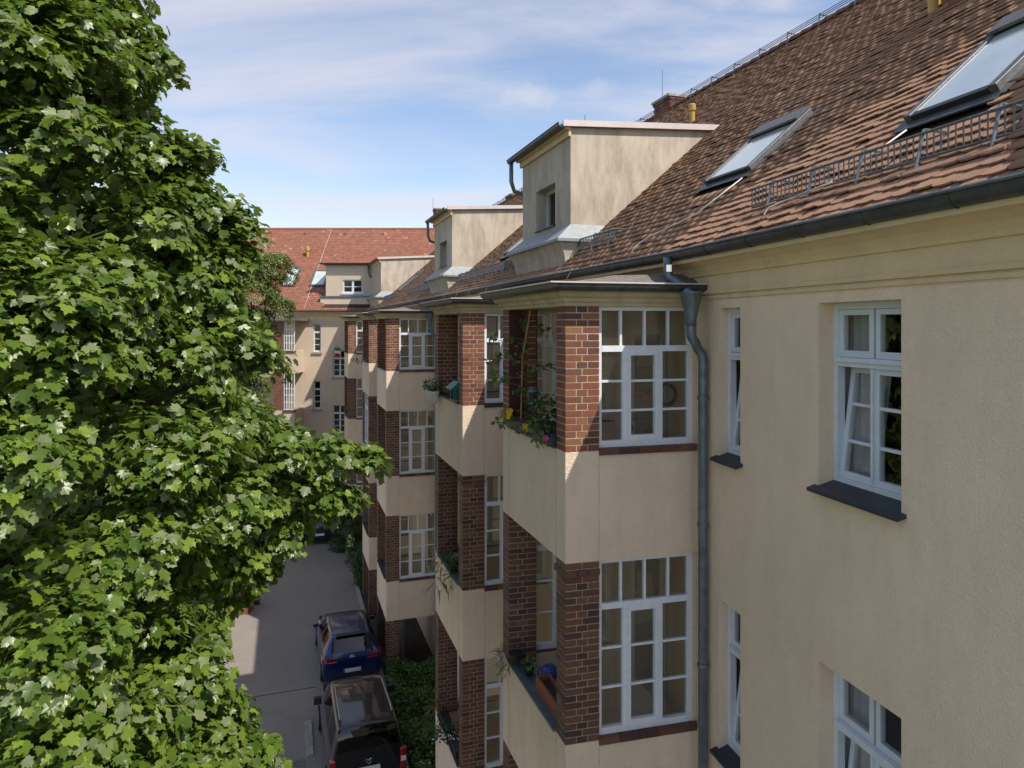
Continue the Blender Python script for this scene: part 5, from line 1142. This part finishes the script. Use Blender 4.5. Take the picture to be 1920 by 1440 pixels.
ge = empty('balcony_geranium', M1(.62, .03, z0 + .15), 'bushy green potted plant spilling over the top balcony planter', 'plant')
cluster(ge, 'foliage', M1(.62, .02, z0 + .36), (.26, .22, .26), 220, (.05, .09), 'dark_leaf'); cluster(ge, 'foliage', M1(.50, -.08, z0 + .20), (.18, .14, .15), 110, (.05, .08), 'ground_leaf'); MB().tube([M1(.62, .03, z0 + .15), M1(.62, .03, z0 + .4)], .012, 5).build('stem', 'stem', ge)
def flowers(label, cs, mat, pm='ground_leaf'):
    r_ = empty('pansy', cs[0], label, 'flowers')
    for c in cs:
        mb = MB(); rr = .03
        for q in range(5): a = q * 1.2566; mb.add([c, (c[0] + rr * math.cos(a - .5), c[1] - .012, c[2] + rr * math.sin(a - .5)), (c[0] + 1.3 * rr * math.cos(a), c[1] - .016, c[2] + 1.3 * rr * math.sin(a)), (c[0] + rr * math.cos(a + .5), c[1] - .012, c[2] + rr * math.sin(a + .5))], [(0, 1, 2, 3)])
        mb.build('flower', mat, r_)
    cluster(r_, 'foliage', np.mean(np.array(cs), 0) + np.array([0, .04, -.03]), (.14, .12, .08), 60, (.03, .06), pm); return r_
flowers('yellow pansies at the far end of the top balcony planter', [M1(1.86 + random.uniform(-.14, .14), -.09 + random.uniform(-.03, .03), z0 + .22 + random.uniform(-.05, .06)) for _ in range(9)], 'petal_yellow')
flowers('yellow pansies in the middle of the top balcony planter', [M1(1.05 + random.uniform(-.04, .04), -.10, z0 + .16 + random.uniform(-.05, .06)) for _ in range(4)], 'petal_yellow')
flowers('pink flower beside the brick pier on the top balcony planter', [M1(.36 + random.uniform(-.02, .02), -.10, z0 + .10 + random.uniform(-.02, .04)) for _ in range(3)], 'petal_pink')
ln = empty('garden_lantern', M1(1.22, .06, z0 + .15), 'dark metal lantern standing in the top balcony planter', 'lantern'); lc = M1(1.22, .06, z0 + .15)
MB().lathe(lc, [(.012, 0), (.012, .25), (.05, .26), (.065, .40), (.06, .42)], 12).build('lamp_body', 'black_plastic', ln); MB().lathe((lc[0], lc[1], lc[2] + .421), [(.075, 0), (.06, .03), (.01, .06)], 12).build('cap', 'galv', ln)
MB().quad(M1(BL - .285, .0, z0 + .03), M1(BL - .285, .42, z0 + .03), M1(BL - .285, .42, .215), M1(BL - .285, .0, .215)).build('privacy_screen', 'dark_red', wing)
# behind the side window
wr = empty('wreath', PF(BAYS[0] + .32, E_BAY + 1.34, z0 + .62), 'dark twig wreath hanging inside the side window of the top balcony', 'wreath')
def MS(s, d, z): p = np.array(M1(d, 0, z)[:2]) + VN * s; return (p[0], p[1], z)
MB().tube([MS(1.36 + .12 * math.cos(t * .314), .20, z0 + .60 + .12 * math.sin(t * .314)) for t in range(21)], .022, 6).build('ring', 'bark', wr); MB().tube([MS(1.36, .20, z0 + .74), MS(1.36, .2, z0 + 1.2)], .003, 4).build('cord', 'bark', wr)
hp = empty('indoor_plant', MS(1.0, .22, z0 - .1), 'red flowering pot plant behind the side window of the top balcony', 'plant'); cluster(hp, 'foliage', MS(1.0, .24, z0 + .25), (.2, .1, .18), 90, (.05, .10), 'dark_leaf'); cluster(hp, 'blossom', MS(1.02, .2, z0 + .62), (.08, .05, .07), 22, (.04, .08), 'petal_red'); MB().lathe(MS(1.0, .24, z0 - .12), [(.06, 0), (.09, .16), (.095, .17)], 12).build('pot', 'terracotta', hp); MB().tube([MS(1.0, .24, z0), MS(1.02, .2, z0 + .62)], .006, 4).build('stem', 'stem', hp)
# middle balcony of the same bay
z1_ = ZF[1][0]
he = empty('heather_plant', M1(1.95, .05, z1_ + .03), 'straggly purple heather drooping over the middle balcony ledge', 'plant'); cluster(he, 'foliage', M1(1.92, -.02, z1_ + .14), (.24, .2, .16), 260, (.05, .13), 'purple_leaf', BLADE); cluster(he, 'trailing_stems', M1(2.05, -.10, z1_ - .03), (.10, .06, .22), 40, (.12, .22), 'dry_leaf', BLADE, .2, -1.5); MB().lathe(M1(1.92, .06, z1_ + .03), [(.07, 0), (.10, .12), (.105, .13)], 12).build('pot', 'black_plastic', he)
wb_ = empty('window_box', M1(.75, .1, z1_), 'empty terracotta window box on the middle balcony ledge', 'planter')
MB().box(M1, .34, 1.15, .07, .10, z1_ + .03, z1_ + .21).box(M1, .34, 1.15, .24, .27, z1_ + .03, z1_ + .21).box(M1, .34, .37, .10, .24, z1_ + .03, z1_ + .21).box(M1, 1.12, 1.15, .10, .24, z1_ + .03, z1_ + .21).build('box', 'terracotta', wb_); MB().box(M1, .37, 1.12, .10, .24, z1_ + .04, z1_ + .15).build('soil', 'soil', wb_)
bb_ = empty('watering_can', M1(1.45, .30, z1_ + .03), 'blue plastic watering can beside the terracotta window box', 'watering can'); wc = M1(1.32, .33, z1_ - .05)
MB().lathe(wc, [(.11, 0), (.12, .02), (.11, .24), (.07, .27)], 14).build('body', 'blue_plastic', bb_, smooth=True); MB().tube([(wc[0] + .1, wc[1] - .03, wc[2] + .06), (wc[0] + .2, wc[1] - .08, wc[2] + .2), (wc[0] + .24, wc[1] - .1, wc[2] + .28)], [.025, .018, .022], 8).build('spout', 'blue_plastic', bb_); MB().tube([(wc[0] - .1, wc[1], wc[2] + .08), (wc[0] - .17, wc[1], wc[2] + .2), (wc[0] - .06, wc[1], wc[2] + .28)], .012, 6).build('handle', 'blue_plastic', bb_)
gr = empty('potted_herb', M1(1.55, .12, z1_ + .03), 'small grey green herb in a pot between heather and window box', 'plant'); cluster(gr, 'foliage', M1(1.55, .12, z1_ + .2), (.11, .11, .09), 60, (.04, .07), 'ground_leaf'); MB().lathe(M1(1.55, .12, z1_ + .03), [(.05, 0), (.075, .11), (.08, .12)], 12).build('pot', 'black_plastic', gr)
# second bay
wbk = empty('white_bucket', M2(1.95, -.14, z0 - .16), 'white bucket of green parsley hung on the second bay ledge', 'bucket'); bc = M2(1.92, -.13, z0 - .16)
MB().lathe(bc, [(.10, 0), (.13, .22), (.14, .23), (.14, .25)], 16).build('bucket', 'white_bucket', wbk, smooth=True); cluster(wbk, 'foliage', (bc[0], bc[1], bc[2] + .36), (.19, .17, .15), 180, (.05, .09), 'ground_leaf'); MB().tube([(bc[0], bc[1], bc[2] + .2), (bc[0], bc[1], bc[2] + .4)], .01, 5).build('stem', 'stem', wbk)
bf = empty('bird_feeder', M2(.55, -.04, z0 + .03), 'bird feeder with pitched green roof on the second bay ledge', 'bird feeder')
MB().box(M2, .40, .72, -.08, .12, z0 + .03, z0 + .06).build('tray', 'wood_old', bf); MB().box(M2, .47, .65, -.03, .07, z0 + .06, z0 + .25).build('seed_box', 'glass_car', bf)
for x in (.43, .67): MB().box(M2, x, x + .025, -.06, .10, z0 + .06, z0 + .28).build('post', 'green_metal', bf)
MB().add([M2(.34, -.14, z0 + .26), M2(.34, .02, z0 + .40), M2(.78, .02, z0 + .40), M2(.78, -.14, z0 + .26), M2(.34, .18, z0 + .26), M2(.78, .18, z0 + .26)], [(0, 1, 2, 3), (1, 4, 5, 2), (0, 4, 1), (3, 2, 5)]).build('roof', 'green_metal', bf)
sg = empty('spider_plant', M2(.95, .0, z1_ + .03), 'spider plant with long arching leaves hanging over the second bay middle ledge', 'plant'); cluster(sg, 'foliage', M2(1.0, -.02, z1_ + .15), (.36, .12, .16), 70, (.22, .45), 'dark_leaf', BLADE, .6, -.2); cluster(sg, 'trailing_leaves', M2(.85, -.12, z1_ - .12), (.28, .05, .2), 26, (.25, .42), 'ground_leaf', BLADE, .2, -1.6); MB().lathe(M2(1.0, .06, z1_ + .03), [(.08, 0), (.11, .13)], 12).build('pot', 'black_plastic', sg)
z2_ = ZF[2][0]
lb_ = empty('balcony_flowers', M2(1.1, .0, z2_ + .03), 'mixed greenery with white flowers along the lowest ledge of the second bay', 'plants'); cluster(lb_, 'foliage', M2(1.2, .0, z2_ + .12), (.6, .18, .16), 320, (.05, .10), 'dark_leaf'); cluster(lb_, 'dry_grass', M2(1.95, -.02, z2_ + .2), (.16, .12, .25), 60, (.15, .3), 'dry_leaf', BLADE); cluster(lb_, 'flower_heads', M2(.9, -.05, z2_ + .2), (.3, .12, .1), 26, (.03, .05), 'petal_white'); MB().box(M2, .5, 1.9, .0, .16, z2_ + .03, z2_ + .14).build('trough', 'black_plastic', lb_)
# trailing plant on the bay with the second dormer
def M4(a, b, z): return PF(BAYS[3] + a, E_BAY + b, z)
tp = empty('trailing_plant', M4(1.6, .0, z0 + .03), 'little green plant trailing over a far top balcony ledge', 'plant'); cluster(tp, 'foliage', M4(1.0, -.06, z0 + .06), (.6, .12, .14), 140, (.05, .09), 'dark_leaf'); MB().box(M4, .5, 1.6, -.02, .12, z0 + .03, z0 + .13).build('trough', 'black_plastic', tp)
